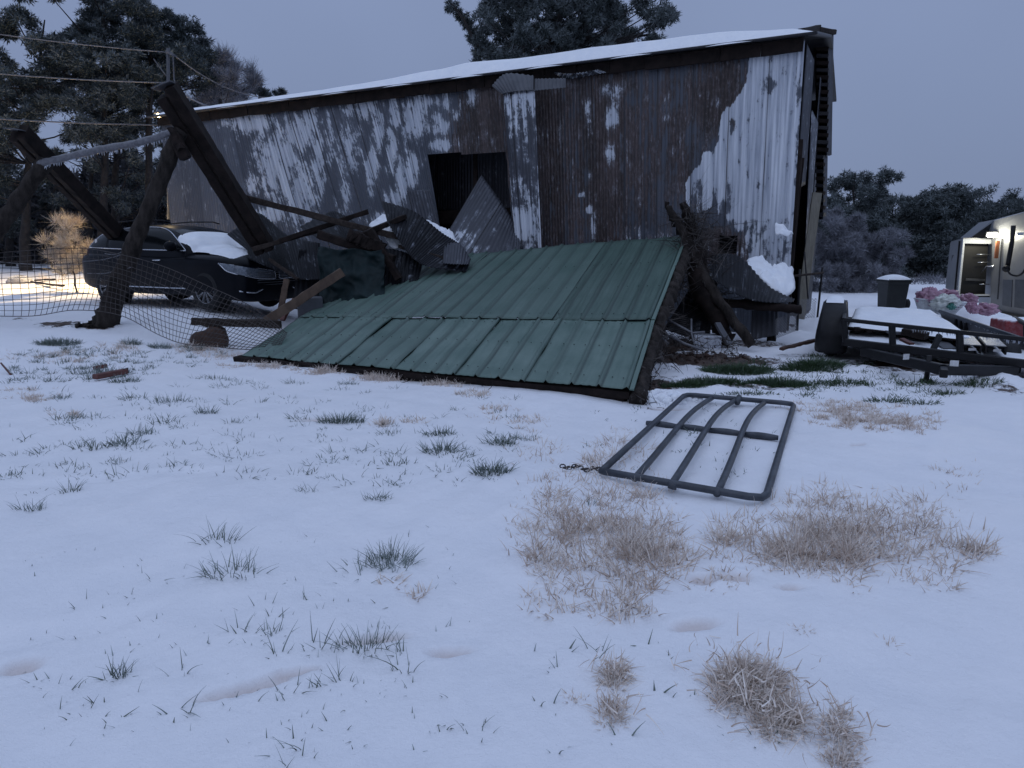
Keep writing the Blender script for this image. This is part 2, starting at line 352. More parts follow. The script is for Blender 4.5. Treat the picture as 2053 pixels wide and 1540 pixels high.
#@@PART2
# ------------------------------------------------------------ ground
def axis(lo, hi, step, far, gr=1.12):
    a = list(np.arange(lo, hi, step)); s = step
    b = [a[-1]]
    while b[-1] < far: s *= gr; b.append(b[-1] + s)
    return a, b[1:]
ya, yb = axis(5.2, 14.5, .05, 1500); ys = np.array([-60, -25, -10, -5, -2, -.5] + list(np.arange(.5, 1.8, .1)) + list(np.arange(1.8, 5.2, .024)) + ya + yb)
xa, xb = axis(2.5, 7.5, .055, 1500); xa = [-v for v in reversed(xa)] + list(np.arange(-2.47, 2.48, .030)) + xa; xs = np.array([-v for v in reversed(xb)] + xa + xb)
X, Yg = np.meshgrid(xs, ys); Z = g(X, Yg)
Z = Z + np.where(Yg > 60, (Yg - 60) * -.001, 0)
dirt = np.zeros_like(X); prt = np.zeros_like(X)
def blob(px, py, rx, ry, ang=0, at=None):
    p = at or G(px, py); c, s_ = math.cos(R(ang)), math.sin(R(ang)); dx, dy = X - p.x, Yg - p.y
    return ((dx * c + dy * s_) / rx) ** 2 + ((-dx * s_ + dy * c) / ry) ** 2
for (px, py, rx, ry, an) in [(905, 1306, .085, .035, 8), (38, 1334, .075, .05, 0), (1395, 1252, .10, .04, 10), (1582, 1178, .07, .03, 5), (490, 1378, .16, .028, 22), (755, 1280, .12, .04, 15), (590, 1347, .10, .02, 15),
                             (1405, 1165, .07, .045, 0), (1475, 1160, .08, .05, 10), (1335, 820, .2, .06, 0), (640, 842, .2, .06, 0), (1720, 892, .05, .03, 0), (70, 1270, .5, .1, 20), (250, 955, .7, .1, 10), (1900, 1330, .6, .25, 0)]:
    d = blob(px, py, rx, ry, an) * (1 + .35 * vn(X * 9, Yg * 9)); k = np.exp(-d ** 2.4)
    Z = Z - (.030 * k * (1 + .35 * vn(X * 40, Yg * 40, 1)) if rx < .18 else .02 * k) + .004 * np.exp(-((np.sqrt(np.maximum(d, 0)) - 1.5) / .4) ** 2) * (rx < .3)
    if rx < .3: prt = np.maximum(prt, k * .75)
for (px, py, rx, ry, s_) in [(1400, 722, 1.3, .55, 1.0), (1330, 690, .7, 1.1, 1.0), (1300, 775, .35, .45, .9), (1500, 690, .9, .6, .62), (1590, 712, .5, .3, .4), (1850, 735, 1.1, .75, .85), (1960, 755, .7, .5, .8), (1470, 770, 1.1, .3, .55), (1640, 745, .6, .25, .4),
                             (118, 650, .42, .3, .8), (172, 652, .35, .22, .75), (205, 655, .3, .25, .8), (430, 690, .5, .3, .35), (1380, 650, 1.5, .8, .8), (40, 640, .3, .15, .5), (2010, 780, .3, .35, .6), (560, 735, .9, .15, .4)]:
    dirt = np.maximum(dirt, s_ * np.exp(-(blob(px, py, rx, ry, -18) ** 1.3)))
roofc = P(900, 640, 9.6)
d = blob(0, 0, 3.1, 2.2, -27, at=Vector((-.8, 11.3, 0))); dirt = np.maximum(dirt, .95 * np.exp(-d ** 3))
d = blob(0, 0, 6, .5, -27, at=Vector((-1.35, 8.95, 0)))
for (px, py, rx, ry, h) in [(1610, 650, .75, .5, .16), (1650, 705, .8, .22, .10), (1560, 668, .4, .3, .14), (1700, 740, .9, .2, .06), (1335, 800, .45, .18, .10), (1990, 770, .5, .3, .12), (60, 620, 1.5, .6, .12), (380, 640, 1.6, .5, .08), (1000, 1000, 1.2, .8, .04)]:
    k = np.exp(-(blob(px, py, rx, ry, -15) ** 1.2)); Z = Z + h * k * (1 + .25 * vn(X * 6, Yg * 6, 2)); dirt = dirt - .5 * k * (h > .09)
near = np.exp(-((Yg - 4) / 9) ** 2)
Z = Z + near * .012 * vn(X * 1.1 + .3 * Yg, Yg * 1.9, 3) + .006 * near * vn(X * 5, Yg * 5, 1) + .05 * dirt * vn(X * 5, Yg * 7) * (dirt > 0)
nx, ny = len(xs), len(ys); V = np.stack([X.ravel(), Yg.ravel(), Z.ravel()], 1)
I = np.arange(nx * ny).reshape(ny, nx); Fq = np.stack([I[:-1, :-1].ravel(), I[:-1, 1:].ravel(), I[1:, 1:].ravel(), I[1:, :-1].ravel()], 1)
gr_o = mk('ground', V, Fq, M['ground'], attrs={'dirt': ('FLOAT', dirt.ravel()), 'print': ('FLOAT', prt.ravel())}); tag(gr_o, kind='structure')
from numpy import interp
def gz(x, y):   # height of the finished ground mesh
    i = int(np.clip(np.searchsorted(ys, y) - 1, 0, ny - 2)); j = int(np.clip(np.searchsorted(xs, x) - 1, 0, nx - 2))
    fy = (y - ys[i]) / (ys[i + 1] - ys[i]); fx = (x - xs[j]) / (xs[j + 1] - xs[j])
    return float((Z[i, j] * (1 - fx) + Z[i, j + 1] * fx) * (1 - fy) + (Z[i + 1, j] * (1 - fx) + Z[i + 1, j + 1] * fx) * fy)
def gzv(x, y):
    i = np.clip(np.searchsorted(ys, y) - 1, 0, ny - 2); j = np.clip(np.searchsorted(xs, x) - 1, 0, nx - 2)
    fy = (y - ys[i]) / (ys[i + 1] - ys[i]); fx = (x - xs[j]) / (xs[j + 1] - xs[j])
    return (Z[i, j] * (1 - fx) + Z[i, j + 1] * fx) * (1 - fy) + (Z[i + 1, j] * (1 - fx) + Z[i + 1, j + 1] * fx) * fy
def G(px, py, dz=0):
    lo, hi = .6, 70.
    u = (px - 1026.5) / F; v = (770 - py) / F; d1 = CT + v * ST; d2 = (-ST + v * CT) / d1; u = u / d1
    for _ in range(46):
        m_ = (lo + hi) / 2
        if CH + d2 * m_ > gz(u * m_, m_) + dz: lo = m_
        else: hi = m_
    return Vector((u * lo, lo, CH + d2 * lo))
# ------------------------------------------------------------ barn
A0 = P(322, 238, 20.2); B0 = P(1614, 79, 12.7)
BA = Vector((A0.x, A0.y, 0)); BB = Vector((B0.x, B0.y, 0)); BL = (BB - BA).length
BD = (BB - BA).normalized(); BN = Vector((BD.y, -BD.x, 0))        # BN points out of the long wall, towards the yard
barn = empty('barn', 'long tall leaning barn of rusty corrugated tin streaked with snow', 'barn', loc=BA.lerp(BB, .5))
def ztop(s): return A0.z + (B0.z - A0.z) * s
SK = [(0, .0), (.10, .02), (.17, .24), (.25, .33), (.42, .33), (.50, .22), (.56, .12), (.66, .05), (1, .012)]
def skew(s): return np.interp(s, [a for a, _ in SK], [b for _, b in SK])
def wall_pt(s, z, off=0):
    p = BA + BD * (s * BL + float(skew(s)) * (ztop(s) - z)) + BN * off; return Vector((p.x, p.y, z))
def blobs(px, py, L_):
    o = np.zeros_like(px)
    for (cx, cy, rx, ry, st) in L_: o = np.maximum(o, st * np.exp(-(((px - cx) / rx) ** 2 + ((py - cy) / ry) ** 2) ** 1.5))
    return o
SNOW = [(500, 245, 55, 22, .75), (600, 265, 40, 45, .75), (560, 330, 45, 70, .78), (600, 400, 35, 60, .74), (640, 330, 18, 80, .6), (540, 432, 35, 22, .8), (520, 300, 16, 60, .5), (505, 365, 14, 22, .6), (660, 290, 14, 60, .5), (625, 210, 20, 20, .55),
        (700, 300, 30, 60, .48), (700, 300, 8, 40, .7), (730, 215, 40, 25, .68), (760, 260, 12, 45, .72), (790, 230, 14, 40, .7), (745, 340, 12, 60, .72), (785, 300, 12, 60, .62), (805, 360, 14, 50, .72), (830, 240, 28, 50, .66), (845, 210, 22, 30, .6), (825, 340, 14, 40, .72), (790, 400, 20, 30, .55), (690, 400, 14, 50, .5), (760, 440, 30, 16, .62),
        (878, 250, 25, 26, .75), (888, 290, 26, 14, .95), (895, 200, 20, 40, .45), (945, 190, 14, 24, .66), (915, 225, 14, 20, .5), (1225, 185, 16, 20, .62), (1226, 235, 13, 28, .92), (1180, 220, 9, 30, .5), (1180, 352, 8, 10, .7), (1165, 392, 8, 6, .8), (1180, 422, 8, 8, .8), (1190, 455, 6, 30, .5), (1290, 480, 50, 22, .4), (1225, 310, 10, 20, .45), (1335, 220, 8, 25, .4), (1440, 200, 8, 20, .45)]
DIAG = [(1506, 88), (1620, 78), (1602, 600), (1500, 590), (1475, 470), (1440, 425), (1372, 425), (1376, 372), (1405, 320), (1428, 300), (1455, 225), (1490, 185)]
RUST = [(1010, 250, 110, 160, .74), (1180, 300, 270, 320, .74), (960, 230, 70, 120, .8), (1150, 330, 90, 200, .62), (1240, 300, 90, 240, .62), (1330, 250, 110, 200, .66), (1440, 190, 90, 110, .85), (1050, 160, 90, 60, .7), (940, 290, 60, 40, .9), (1380, 340, 50, 100, .66), (1440, 490, 75, 40, 1.0), (1480, 530, 35, 60, .9), (1100, 440, 30, 80, .7), (740, 200, 60, 30, .3), (1260, 490, 120, 30, .8)]
nC = int(BL / .0665 * 4); nR = 96
S_, T_ = np.meshgrid(np.linspace(0, 1, nC + 1), np.linspace(0, 1, nR + 1))
zt = A0.z + (B0.z - A0.z) * S_; zb = -.1; ZZ = zb + (zt - zb) * T_
U_ = S_ * BL + skew(S_) * (zt - ZZ)
metr = S_ * BL
off = .011 * np.sin(metr / .0665 * 2 * np.pi) + .007 * (np.floor(metr / .66) % 2) + .035 * vn(metr * .25, ZZ * .3, 4)
off += .02 * np.exp(-T_ * 5) * vn(metr * .9, ZZ * .2, 1)
WX = BA.x + BD.x * U_ + BN.x * off; WY = BA.y + BD.y * U_ + BN.y * off
px, py = proj(WX, WY, ZZ)
sn = blobs(px, py, [(a_, b_, c_ * 1.12, d_ * 1.1, e_ + (.10 if a_ < 860 else 0)) for a_, b_, c_, d_, e_ in SNOW]); dz = 1.0 * inpoly(px + 6 * vn(px * .03, py * .03), py + 10 * vn(py * .02, px * .02, 2), DIAG)
dz *= np.where(py > 440, .68, .93) * np.where((py > 445) & (px < 1500), .25, 1)
dz = dz * (1 - .9 * blobs(px, py, [(1390, 420, 8, 30, 1), (1405, 400, 6, 40, .8), (1432, 420, 5, 40, 1), (1450, 420, 8, 25, .8), (1545, 170, 12, 20, 1), (1468, 250, 8, 16, 1), (1460, 400, 4, 40, .8), (1600, 300, 8, 200, .4), (1440, 450, 30, 12, .8)]))
sn = np.maximum(sn, dz); sn = np.maximum(sn, blobs(px, py, [(1540, 560, 60, 35, 1.1), (1565, 460, 30, 20, .85), (1480, 455, 14, 10, .9), (1500, 480, 9, 22, .7), (1573, 500, 22, 30, .8)]))
ru = blobs(px, py, RUST)
OPEN = [(857, 309), (1014, 306), (1022, 400), (1034, 530), (884, 530), (882, 452)]
Iw = np.arange((nC + 1) * (nR + 1)).reshape(nR + 1, nC + 1)
Fw = np.stack([Iw[:-1, :-1].ravel(), Iw[:-1, 1:].ravel(), Iw[1:, 1:].ravel(), Iw[1:, :-1].ravel()], 1)
cx = .5 * (px[:-1, :-1] + px[1:, 1:]).ravel(); cy = .5 * (py[:-1, :-1] + py[1:, 1:]).ravel()
hole = inpoly(cx, cy, OPEN) | inpoly(cx, cy, [(1443, 470), (1478, 470), (1478, 505), (1440, 510)])
Fw = Fw[~hole]
uvp = np.stack([metr.ravel(), ZZ.ravel(), 0 * metr.ravel()], 1)
wallo = mk('wall', np.stack([WX.ravel(), WY.ravel(), ZZ.ravel()], 1), Fw, M['sheet'], barn, attrs={'snow': ('FLOAT', sn.ravel()), 'rust': ('FLOAT', ru.ravel()), 'uvp': ('FLOAT_VECTOR', uvp)})
wallo['label'] = 'tall yard-side wall of rusty tin with plastered snow'
def sheet(name, rail1, rail2, mat, parent=None, corr=.0665, amp=.010, along='v', nu=None, nv=24, snow=None, rust=None, curl=0, t=.004, wr=0, seed=0):
    """corrugated sheet lofted between two rails; ridges run from rail1 to rail2 ('v') or along the rails ('u')"""
    r1 = [Vector(p) for p in rail1]; r2 = [Vector(p) for p in rail2]
    ln = max((r1[-1] - r1[0]).length, .2); wd = max((r2[0] - r1[0]).length, (r2[-1] - r1[-1]).length)
    if nu is None: nu = int(max(24, ln / corr * (4 if along == 'v' else .5))); nu = min(nu, 360)
    if along == 'u': nv = min(int(max(16, wd / corr * 4)), 200)
    Pm = np.zeros((nv + 1, nu + 1, 3))
    for i in range(nu + 1):
        a = cr(r1, i / nu); b = cr(r2, i / nu)
        for j in range(nv + 1):
            q = a.lerp(b, j / nv); Pm[j, i] = q
    du = np.gradient(Pm, axis=1); dv = np.gradient(Pm, axis=0); nn = np.cross(du, dv); nn /= np.linalg.norm(nn, axis=2, keepdims=True) + 1e-9
    uu, vv = np.meshgrid(np.linspace(0, 1, nu + 1) * ln, np.linspace(0, 1, nv + 1) * wd)
    ph = (uu if along == 'v' else vv) / corr * 2 * np.pi
    h = amp * np.sin(ph) + curl * np.sin(np.pi * vv / max(wd, .01)) + wr * vn(uu * 2.1, vv * 2.1, seed)
    Pm = Pm + nn * h[..., None]
    I = np.arange((nu + 1) * (nv + 1)).reshape(nv + 1, nu + 1); Fs = np.stack([I[:-1, :-1].ravel(), I[:-1, 1:].ravel(), I[1:, 1:].ravel(), I[1:, :-1].ravel()], 1)
    z = np.zeros(uu.size)
    sa = z + (snow if snow is not None and not callable(snow) else 0)
    if callable(snow): sa = snow(uu / ln, vv / wd).ravel()
    ra = z + (rust or 0)
    uv = np.stack([(uu if along == 'v' else vv).ravel() + seed * 3.1, (vv if along == 'v' else uu).ravel(), z], 1)
    o = mk(name, Pm.reshape(-1, 3), Fs, mat, parent, attrs={'snow': ('FLOAT', sa), 'rust': ('FLOAT', ra), 'uvp': ('FLOAT_VECTOR', uv)})
    if t: thick(o, t)
    return o
# gable wall at the right, seen at a grazing angle
GD = -BN   # into the building
g0 = BB - BN * .05
def GW(d, z, o=0): p = g0 + GD * d + BD * o; return Vector((p.x, p.y, z))
zr = B0.z
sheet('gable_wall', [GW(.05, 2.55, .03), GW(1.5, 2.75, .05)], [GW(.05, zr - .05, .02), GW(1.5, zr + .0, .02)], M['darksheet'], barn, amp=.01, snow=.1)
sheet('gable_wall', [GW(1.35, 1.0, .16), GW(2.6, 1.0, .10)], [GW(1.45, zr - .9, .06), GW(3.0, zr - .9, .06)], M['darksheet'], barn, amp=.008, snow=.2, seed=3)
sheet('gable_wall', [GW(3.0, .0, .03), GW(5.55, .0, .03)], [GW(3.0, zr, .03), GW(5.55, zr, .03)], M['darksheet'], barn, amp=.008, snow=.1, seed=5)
m = MB(); m.beam(GW(.12, -.1, -.02), GW(.1, 3.4, -.02), .17, .17, seg=14, jit=.006); m.beam(GW(.10, 1.2, .02), GW(.35, 3.1, .05), .05, .16, seg=6, jit=.004); m.build('corner_post', M['wooddark'], barn)
m = MB(); m.beam(GW(.8, .2, .20), GW(1.1, 2.55, .30), .17, .04, seg=8, jit=.005); m.build('plank', simple('grey_board', (.13, .12, .095), (.2, .185, .15), 6, .8, 0, .5, .008, (6, 6, .6)), barn)
m = MB(); m.beam(GW(2.4, -.1, .06), GW(2.3, 2.4, .08), .12, .12, seg=8, jit=.008); m.build('side_post', M['wooddark'], barn)
# stack of ribbed sheets hanging out past the gable: ribs seen edge-on
for k in range(25):
    y = 84 + k * 14.4; m = MB(); m.beam(P(1637, y, 15.7), P(1661 if y < 312 else 1653, y + 1, 15.6), .16, .075, seg=2, jit=.004); m.build('rib', M['darksheet'] if k % 2 == 0 else M['wooddark'], barn)
sheet('overhang_sheet', [P(1634, 62, 16.0), P(1668, 64, 15.7)], [P(1636, 314, 16.0), P(1665, 312, 15.7)], M['blacksheet'], barn, amp=.004)
sheet('overhang_sheet', [P(1636, 312, 16.0), P(1657, 312, 15.75)], [P(1637, 440, 16.0), P(1655, 440, 15.75)], M['blacksheet'], barn, amp=.004, seed=2)
sheet('overhang_edge', [P(1661, 64, 15.58), P(1671, 66, 15.66)], [P(1658, 312, 15.58), P(1667, 311, 15.66)], M['grey'], barn, corr=.05, amp=.006)
sheet('overhang_edge', [P(1652, 314, 15.62), P(1659, 313, 15.7)], [P(1650, 440, 15.62), P(1657, 440, 15.7)], M['grey'], barn, corr=.05, amp=.006, seed=3)
m = MB(); m.beam(P(1606, 66, 12.9), P(1640, 58, 15.2), .12, .14, seg=4, jit=.004); m.beam(P(1636, 60, 15.0), P(1669, 66, 15.8), .16, .10, seg=4, jit=.006); m.build('roof_end', M['wooddark'], barn)
# roof: low slope up to a ridge, then down behind
RS = [(-.005, .16), (.1, .20), (.3, .42), (.5, .80), (.6, .93), (.75, .98), (.9, 1.02), (1.0, 1.05)]
def roof_pt(s, d, h=0):   # d metres behind the eave
    rise = .225 + .0 * s
    z = ztop(s) + .10 + (rise * d if d < 2.9 else rise * (5.8 - d)) + h
    p = BA + BD * (s * BL) - BN * d; return Vector((p.x, p.y, z))
EX0, EX1 = -.012, 1.012
m = MB(); m.quadgrid(lambda u, v: roof_pt(EX0 + u * (EX1 - EX0), -.28 + v * 6.3), 100, 24); ro = thick(m.build('roof', M['darksheet'], barn, True), .05, -1)
def snowh(u, v):
    e = min(1, min(u, 1 - u) * 40) * min(1, v * 30) * min(1, (1 - v) * 30)
    s = float(np.interp(u, [0, .12, .35, .5, .6, .9, 1], [.06, .07, .10, .17, .26, .20, .06])); dent = math.exp(-((u - .655) / .035) ** 2) * .1 * math.exp(-v * 12)
    return -.03 + (.03 + s - dent) * e ** .5 * (1 + .10 * noise.noise((u * 22, v * 5, 0)))
m = MB(); m.quadgrid(lambda u, v: roof_pt(EX0 + u * (EX1 - EX0), -.27 + .03 * math.sin(u * 60) + v * 6.25, snowh(u, v)), 420, 36); m.build('snow', M['snow'], ro, True)
# eave edge strip below the snow, coloured dark to carry the overhang's shade
m = MB()
for i in range(24):
    s0, s1 = i / 24, (i + .985) / 24; a = wall_pt(s0, ztop(s0) - .10 + random.uniform(-.02, .02), .10 + random.uniform(-.01, .02)); b = wall_pt(s1, ztop(s1) - .10 + random.uniform(-.02, .02), .10 + random.uniform(-.01, .02))
    m.beam(a, b, .03, .22, up=(0, 0, 1), seg=3, jit=.006)
m.build('shade_fascia', M['wooddark'], barn)
# bent-down roof edge over the loose sheet
sheet('bent_roof_sheet', [P(1062, 150, 15.1), P(1110, 158, 14.8), P(1150, 157, 14.5), P(1215, 145, 14.1)], [P(1085, 138, 15.0), P(1120, 146, 14.6), P(1150, 148, 14.3), P(1200, 140, 14.0)], M['darksheet'], barn, amp=.01, snow=.45)
sheet('loose_sheet', [P(1008, 186, 14.75), P(1072, 180, 14.35)], [P(1036, 520, 14.45), P(1086, 520, 14.05)], M['darksheet'], barn, snow=lambda u, v: .40 + .2 * np.sin(v * 9 + 1) + .15 * (v > .7), seed=1, wr=.01)
sheet('cap_sheet', [P(986, 172, 14.9), P(1014, 148, 14.9), P(1070, 152, 14.6)], [P(1006, 189, 14.7), P(1030, 184, 14.55), P(1070, 181, 14.3)], M['grey'], barn, corr=.08, amp=.013)
sheet('cap_sheet', [P(1072, 158, 14.45), P(1135, 157, 14.1)], [P(1072, 182, 14.3), P(1135, 176, 13.98)], M['grey'], barn, corr=.07, amp=.012, snow=.2)
sheet('patch_sheet', [P(816, 382, 15.75), P(862, 380, 15.5)], [P(838, 470, 15.55), P(886, 470, 15.25)], M['darksheet'], barn, snow=.12, wr=.01)
# interior seen through the opening
def wallq(s0, s1, off, z0, z1): return [wall_pt(s0, z0, off), wall_pt(s1, z0, off)], [wall_pt(s0, z1, off), wall_pt(s1, z1, off)]
pt = lambda px_, py_, dd: P(px_, py_, dd)
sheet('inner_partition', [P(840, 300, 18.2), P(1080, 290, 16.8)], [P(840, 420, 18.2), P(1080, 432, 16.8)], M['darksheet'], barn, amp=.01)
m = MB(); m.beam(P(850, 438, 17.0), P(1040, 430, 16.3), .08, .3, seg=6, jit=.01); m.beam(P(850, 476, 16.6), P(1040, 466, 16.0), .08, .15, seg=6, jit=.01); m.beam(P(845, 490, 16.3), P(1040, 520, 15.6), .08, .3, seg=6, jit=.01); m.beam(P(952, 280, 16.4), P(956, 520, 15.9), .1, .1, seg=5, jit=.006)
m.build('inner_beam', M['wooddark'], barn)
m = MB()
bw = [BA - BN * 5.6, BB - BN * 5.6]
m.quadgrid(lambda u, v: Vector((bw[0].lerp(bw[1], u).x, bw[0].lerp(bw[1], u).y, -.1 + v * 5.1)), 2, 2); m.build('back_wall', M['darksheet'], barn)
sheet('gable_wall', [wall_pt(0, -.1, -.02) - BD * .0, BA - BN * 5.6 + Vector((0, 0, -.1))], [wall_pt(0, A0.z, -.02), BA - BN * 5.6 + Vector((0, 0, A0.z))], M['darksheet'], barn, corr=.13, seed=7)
m = MB(); m.quadgrid(lambda u, v: wall_pt(.0 + u, 0, -.3 - 5.2 * v) + Vector((0, 0, .45 * (1 - u))), 30, 20); m.build('earth_floor', M['dirtm'], barn, True)
# ------------------------------------------------------------ collapsed green roof
RTL, RTR, RBR, RBL = P(792, 524, 14.3), P(1374, 474, 11.75), P(1262, 783, 6.95), P(484, 713, 9.75)
SL_, SR_ = P(600, 637, 11.45), P(1306, 645, 8.95)
groof = empty('collapsed_roof', 'green ribbed metal roof lying slanted on the snow in front of the barn', 'collapsed roof', loc=(RBR + RBL) * .5)
def roofrow(name, e0, e1, e2, e3, n, lift, seed, a0=0., a1=1., tint=0, parent=groof):
    """e0->e1 lower edge, e3->e2 upper edge; ribs run up the slope"""
    W_ = (e1 - e0).length; nrib = 19.0; nu = int(nrib * 12 * (a1 - a0)); nv = 24
    s = np.linspace(a0, a1, nu + 1); v = np.linspace(0, 1, nv + 1); S, Vv = np.meshgrid(s, v)
    e = [np.array(q) for q in (e0, e1, e2, e3)]
    Pm = (e[0] * (1 - S[..., None]) + e[1] * S[..., None]) * (1 - Vv[..., None]) + (e[3] * (1 - S[..., None]) + e[2] * S[..., None]) * Vv[..., None]
    nrm = np.cross(e[1] - e[0], e[3] - e[0]); nrm /= np.linalg.norm(nrm)
    ph = (S * nrib + .12) % 1; d = np.minimum(ph, 1 - ph)
    h = .034 * (1 - ss(.028, .07, d)) + .012 * vn(S * 3.1, Vv * 1.7, seed + 2) + .007 * (1 - ss(.0, .03, np.abs(d - .33)))
    h = h + .010 * vn(S * 9 + seed, Vv * 4, seed) + lift + .008 * np.maximum(0, vn(S * 40, Vv * .5, seed)) * (Vv > .9)
    Pm = Pm + nrm * h[..., None]
    I = np.arange(S.size).reshape(S.shape); Fs = np.stack([I[:-1, :-1].ravel(), I[:-1, 1:].ravel(), I[1:, 1:].ravel(), I[1:, :-1].ravel()], 1)
    ln = np.linalg.norm(e[3] - e[0])
    rib_dark = np.exp(-((ph - .10) / .045) ** 2) + .7 * np.exp(-((ph - .93) / .03) ** 2) + np.exp(-((S - a0) * W_ / .02) ** 2)  # painted shade and dirt beside each rib, plus the dark panel lap
    uv = np.stack([(S * W_ + seed * 5).ravel(), (Vv * ln).ravel(), 0 * S.ravel()], 1)
    return thick(mk(name, Pm.reshape(-1, 3), Fs, M['green'], parent, attrs={'uvp': ('FLOAT_VECTOR', uv), 'rust': ('FLOAT', (tint + 0 * S).ravel()), 'rib_shade_dirt': ('FLOAT', np.clip(rib_dark, 0, 1).ravel())}), .002)
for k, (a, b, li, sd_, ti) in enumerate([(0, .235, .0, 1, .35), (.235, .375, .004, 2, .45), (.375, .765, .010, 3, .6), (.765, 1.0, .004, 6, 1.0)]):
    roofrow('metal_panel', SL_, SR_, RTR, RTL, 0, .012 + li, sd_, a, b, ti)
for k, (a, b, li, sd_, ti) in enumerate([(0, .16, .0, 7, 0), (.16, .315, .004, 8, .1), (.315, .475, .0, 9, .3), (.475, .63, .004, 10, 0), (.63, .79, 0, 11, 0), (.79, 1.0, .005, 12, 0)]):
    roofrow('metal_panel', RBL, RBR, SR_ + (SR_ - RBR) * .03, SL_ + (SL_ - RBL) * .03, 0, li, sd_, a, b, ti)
up_ = (RBR - RBL).cross(SL_ - RBL).normalized()
m = MB()   # purlins and rafters under the sheets
for t in (.03, .5): m.beam(RBL.lerp(SL_, t) - up_ * .07, RBR.lerp(SR_, t) - up_ * .07, .09, .09, up=up_, seg=16, jit=.008)
for t in (.02, .33, .66, .97): m.beam(SL_.lerp(RTL, t) - up_ * .07, SR_.lerp(RTR, t) - up_ * .07, .09, .09, up=up_, seg=16, jit=.008)
m.build('purlin', M['wooddark'], groof)
for t in (.02, .25, .5, .75):
    m = MB(); m.beam(RBL.lerp(RBR, t) - up_ * .2, SL_.lerp(SR_, t) - up_ * .2, .06, .16, up=up_, seg=6, jit=.006); m.beam(SL_.lerp(SR_, t) - up_ * .2, RTL.lerp(RTR, t) - up_ * .2, .06, .16, up=up_, seg=8, jit=.006); m.build('rafter', M['wooddark'], groof)
m = MB()   # rough bark-edged slab along the right verge
def slab(a, b, n, r0, r1):
    pts = []; rr = []
    for i in range(n + 1):
        t = i / n; p = a.lerp(b, t) + Vector((random.uniform(-1, 1), random.uniform(-1, 1), random.uniform(-1, 1))) * .018; pts.append(p); rr.append((r0 + (r1 - r0) * t) * random.uniform(.75, 1.25))
    m.tube(pts, rr, 9, jit=.22)
sidev = (RBR - RBL).normalized()
slab(RBR + sidev * .07 - up_ * .10, SR_ + sidev * .07 - up_ * .10, 26, .075, .09); slab(SR_ + sidev * .07 - up_ * .10, RTR + sidev * .09 - up_ * .06, 44, .09, .10)
slab(RBR + sidev * .03 - up_ * .19 + Vector((0, .15, 0)), SR_ + sidev * .02 - up_ * .2, 22, .06, .09)
m.build('bark_slab', M['bark'], groof, True)
m = MB()   # flashing along the verge
m.beam(RBR + sidev * .025 + up_ * .012, SR_ + sidev * .025 + up_ * .014, .045, .02, up=up_, seg=6, jit=.003); m.beam(SR_ + sidev * .025 + up_ * .026, RTR + sidev * .025 + up_ * .028, .045, .02, up=up_, seg=8, jit=.003); m.build('flashing', M['green'], groof)
# fasteners
m = MB()
for row, (e0, e1, e2, e3) in enumerate([(RBL, RBR, SR_, SL_), (SL_, SR_, RTR, RTL)]):
    for v in ((.12, .55, .93) if row == 0 else (.06, .35, .64, .93)):
        for k in range(38):
            s = (k + .45) / 38.; p = e0.lerp(e1, s).lerp(e3.lerp(e2, s), v) + up_ * .022
            m.box(p + Vector((random.uniform(-.02, .02), 0, 0)), .011, .011, .008)
m.build('screw', M['black'], groof)
# dark underside boards at the front edge
m = MB(); m.beam(RBL - Vector((.05, .0, .05)), RBL.lerp(RBR, .5) + Vector((0, .12, -.10)), .16, .10, seg=14, jit=.02); m.beam(RBL.lerp(RBR, .5) + Vector((0, .14, -.12)), RBR + Vector((0, .14, -.11)), .12, .10, seg=14, jit=.015); m.build('eave_board', M['wooddark'], groof)
#@@PART3
# ------------------------------------------------------------ black car
car = empty('suv', 'black suv under the leaning timber frame with snow on its windscreen', 'car')
ST_ = [(-2.41, .62, .50, .86, .98), (-2.36, .80, .38, .98, 1.08), (-2.15, .90, .30, 1.05, 1.13), (-1.6, .945, .25, 1.07, 1.14), (-.8, .955, .23, 1.05, 1.12), (0, .955, .23, 1.03, 1.10), (.7, .955, .23, 1.01, 1.09), (1.15, .955, .23, 1.02, 1.14), (1.6, .955, .22, 1.01, 1.13), (2.0, .935, .18, .98, 1.09), (2.25, .89, .15, .93, 1.03), (2.38, .81, .15, .86, .96), (2.44, .70, .20, .76, .85)]
def sec(w_, zb, zs, zt):
    return [(0, zb), (.85 * w_, zb), (.975 * w_, zb + .07), (w_, zb + .22), (w_ * .985, (zb + zs) * .5 + .05), (w_ * .985, zs - .10), (w_ * .93, zs), (w_ * .72, zt - .03), (w_ * .35, zt), (0, zt + .01)]
m = MB(); rows = []
for (x, w_, zb, zs, zt) in ST_:
    h = sec(w_, zb, zs, zt); rows.append([(x, y, z) for y, z in h] + [(x, -y, z) for y, z in h[-2:0:-1]])
V = [p for r in rows for p in r]; k = len(rows[0]); Fs = []
for i in range(len(rows) - 1):
    for j in range(k): Fs.append((i * k + j, i * k + (j + 1) % k, (i + 1) * k + (j + 1) % k, (i + 1) * k + j))
Fs += [tuple(range(k - 1, -1, -1)), tuple((len(rows) - 1) * k + j for j in range(k))]
body = mk('body', V, Fs, M['carpaint'], None); body.modifiers.new('s', 'SUBSURF').levels = 2; body.modifiers['s'].render_levels = 2
WX_ = (-1.36, 1.49); WR = .385
cut = MB()
for x in WX_:
    for s in (-1, 1): cut.tube([(x, s * .66, .385), (x, s * 1.2, .385)], .455, 36)
cuto = mk('cut', cut.V, cut.F, M['tyre'], None, False)
bm_ = body.modifiers.new('b', 'BOOLEAN'); bm_.operation = 'DIFFERENCE'; bm_.object = cuto; bm_.solver = 'EXACT'
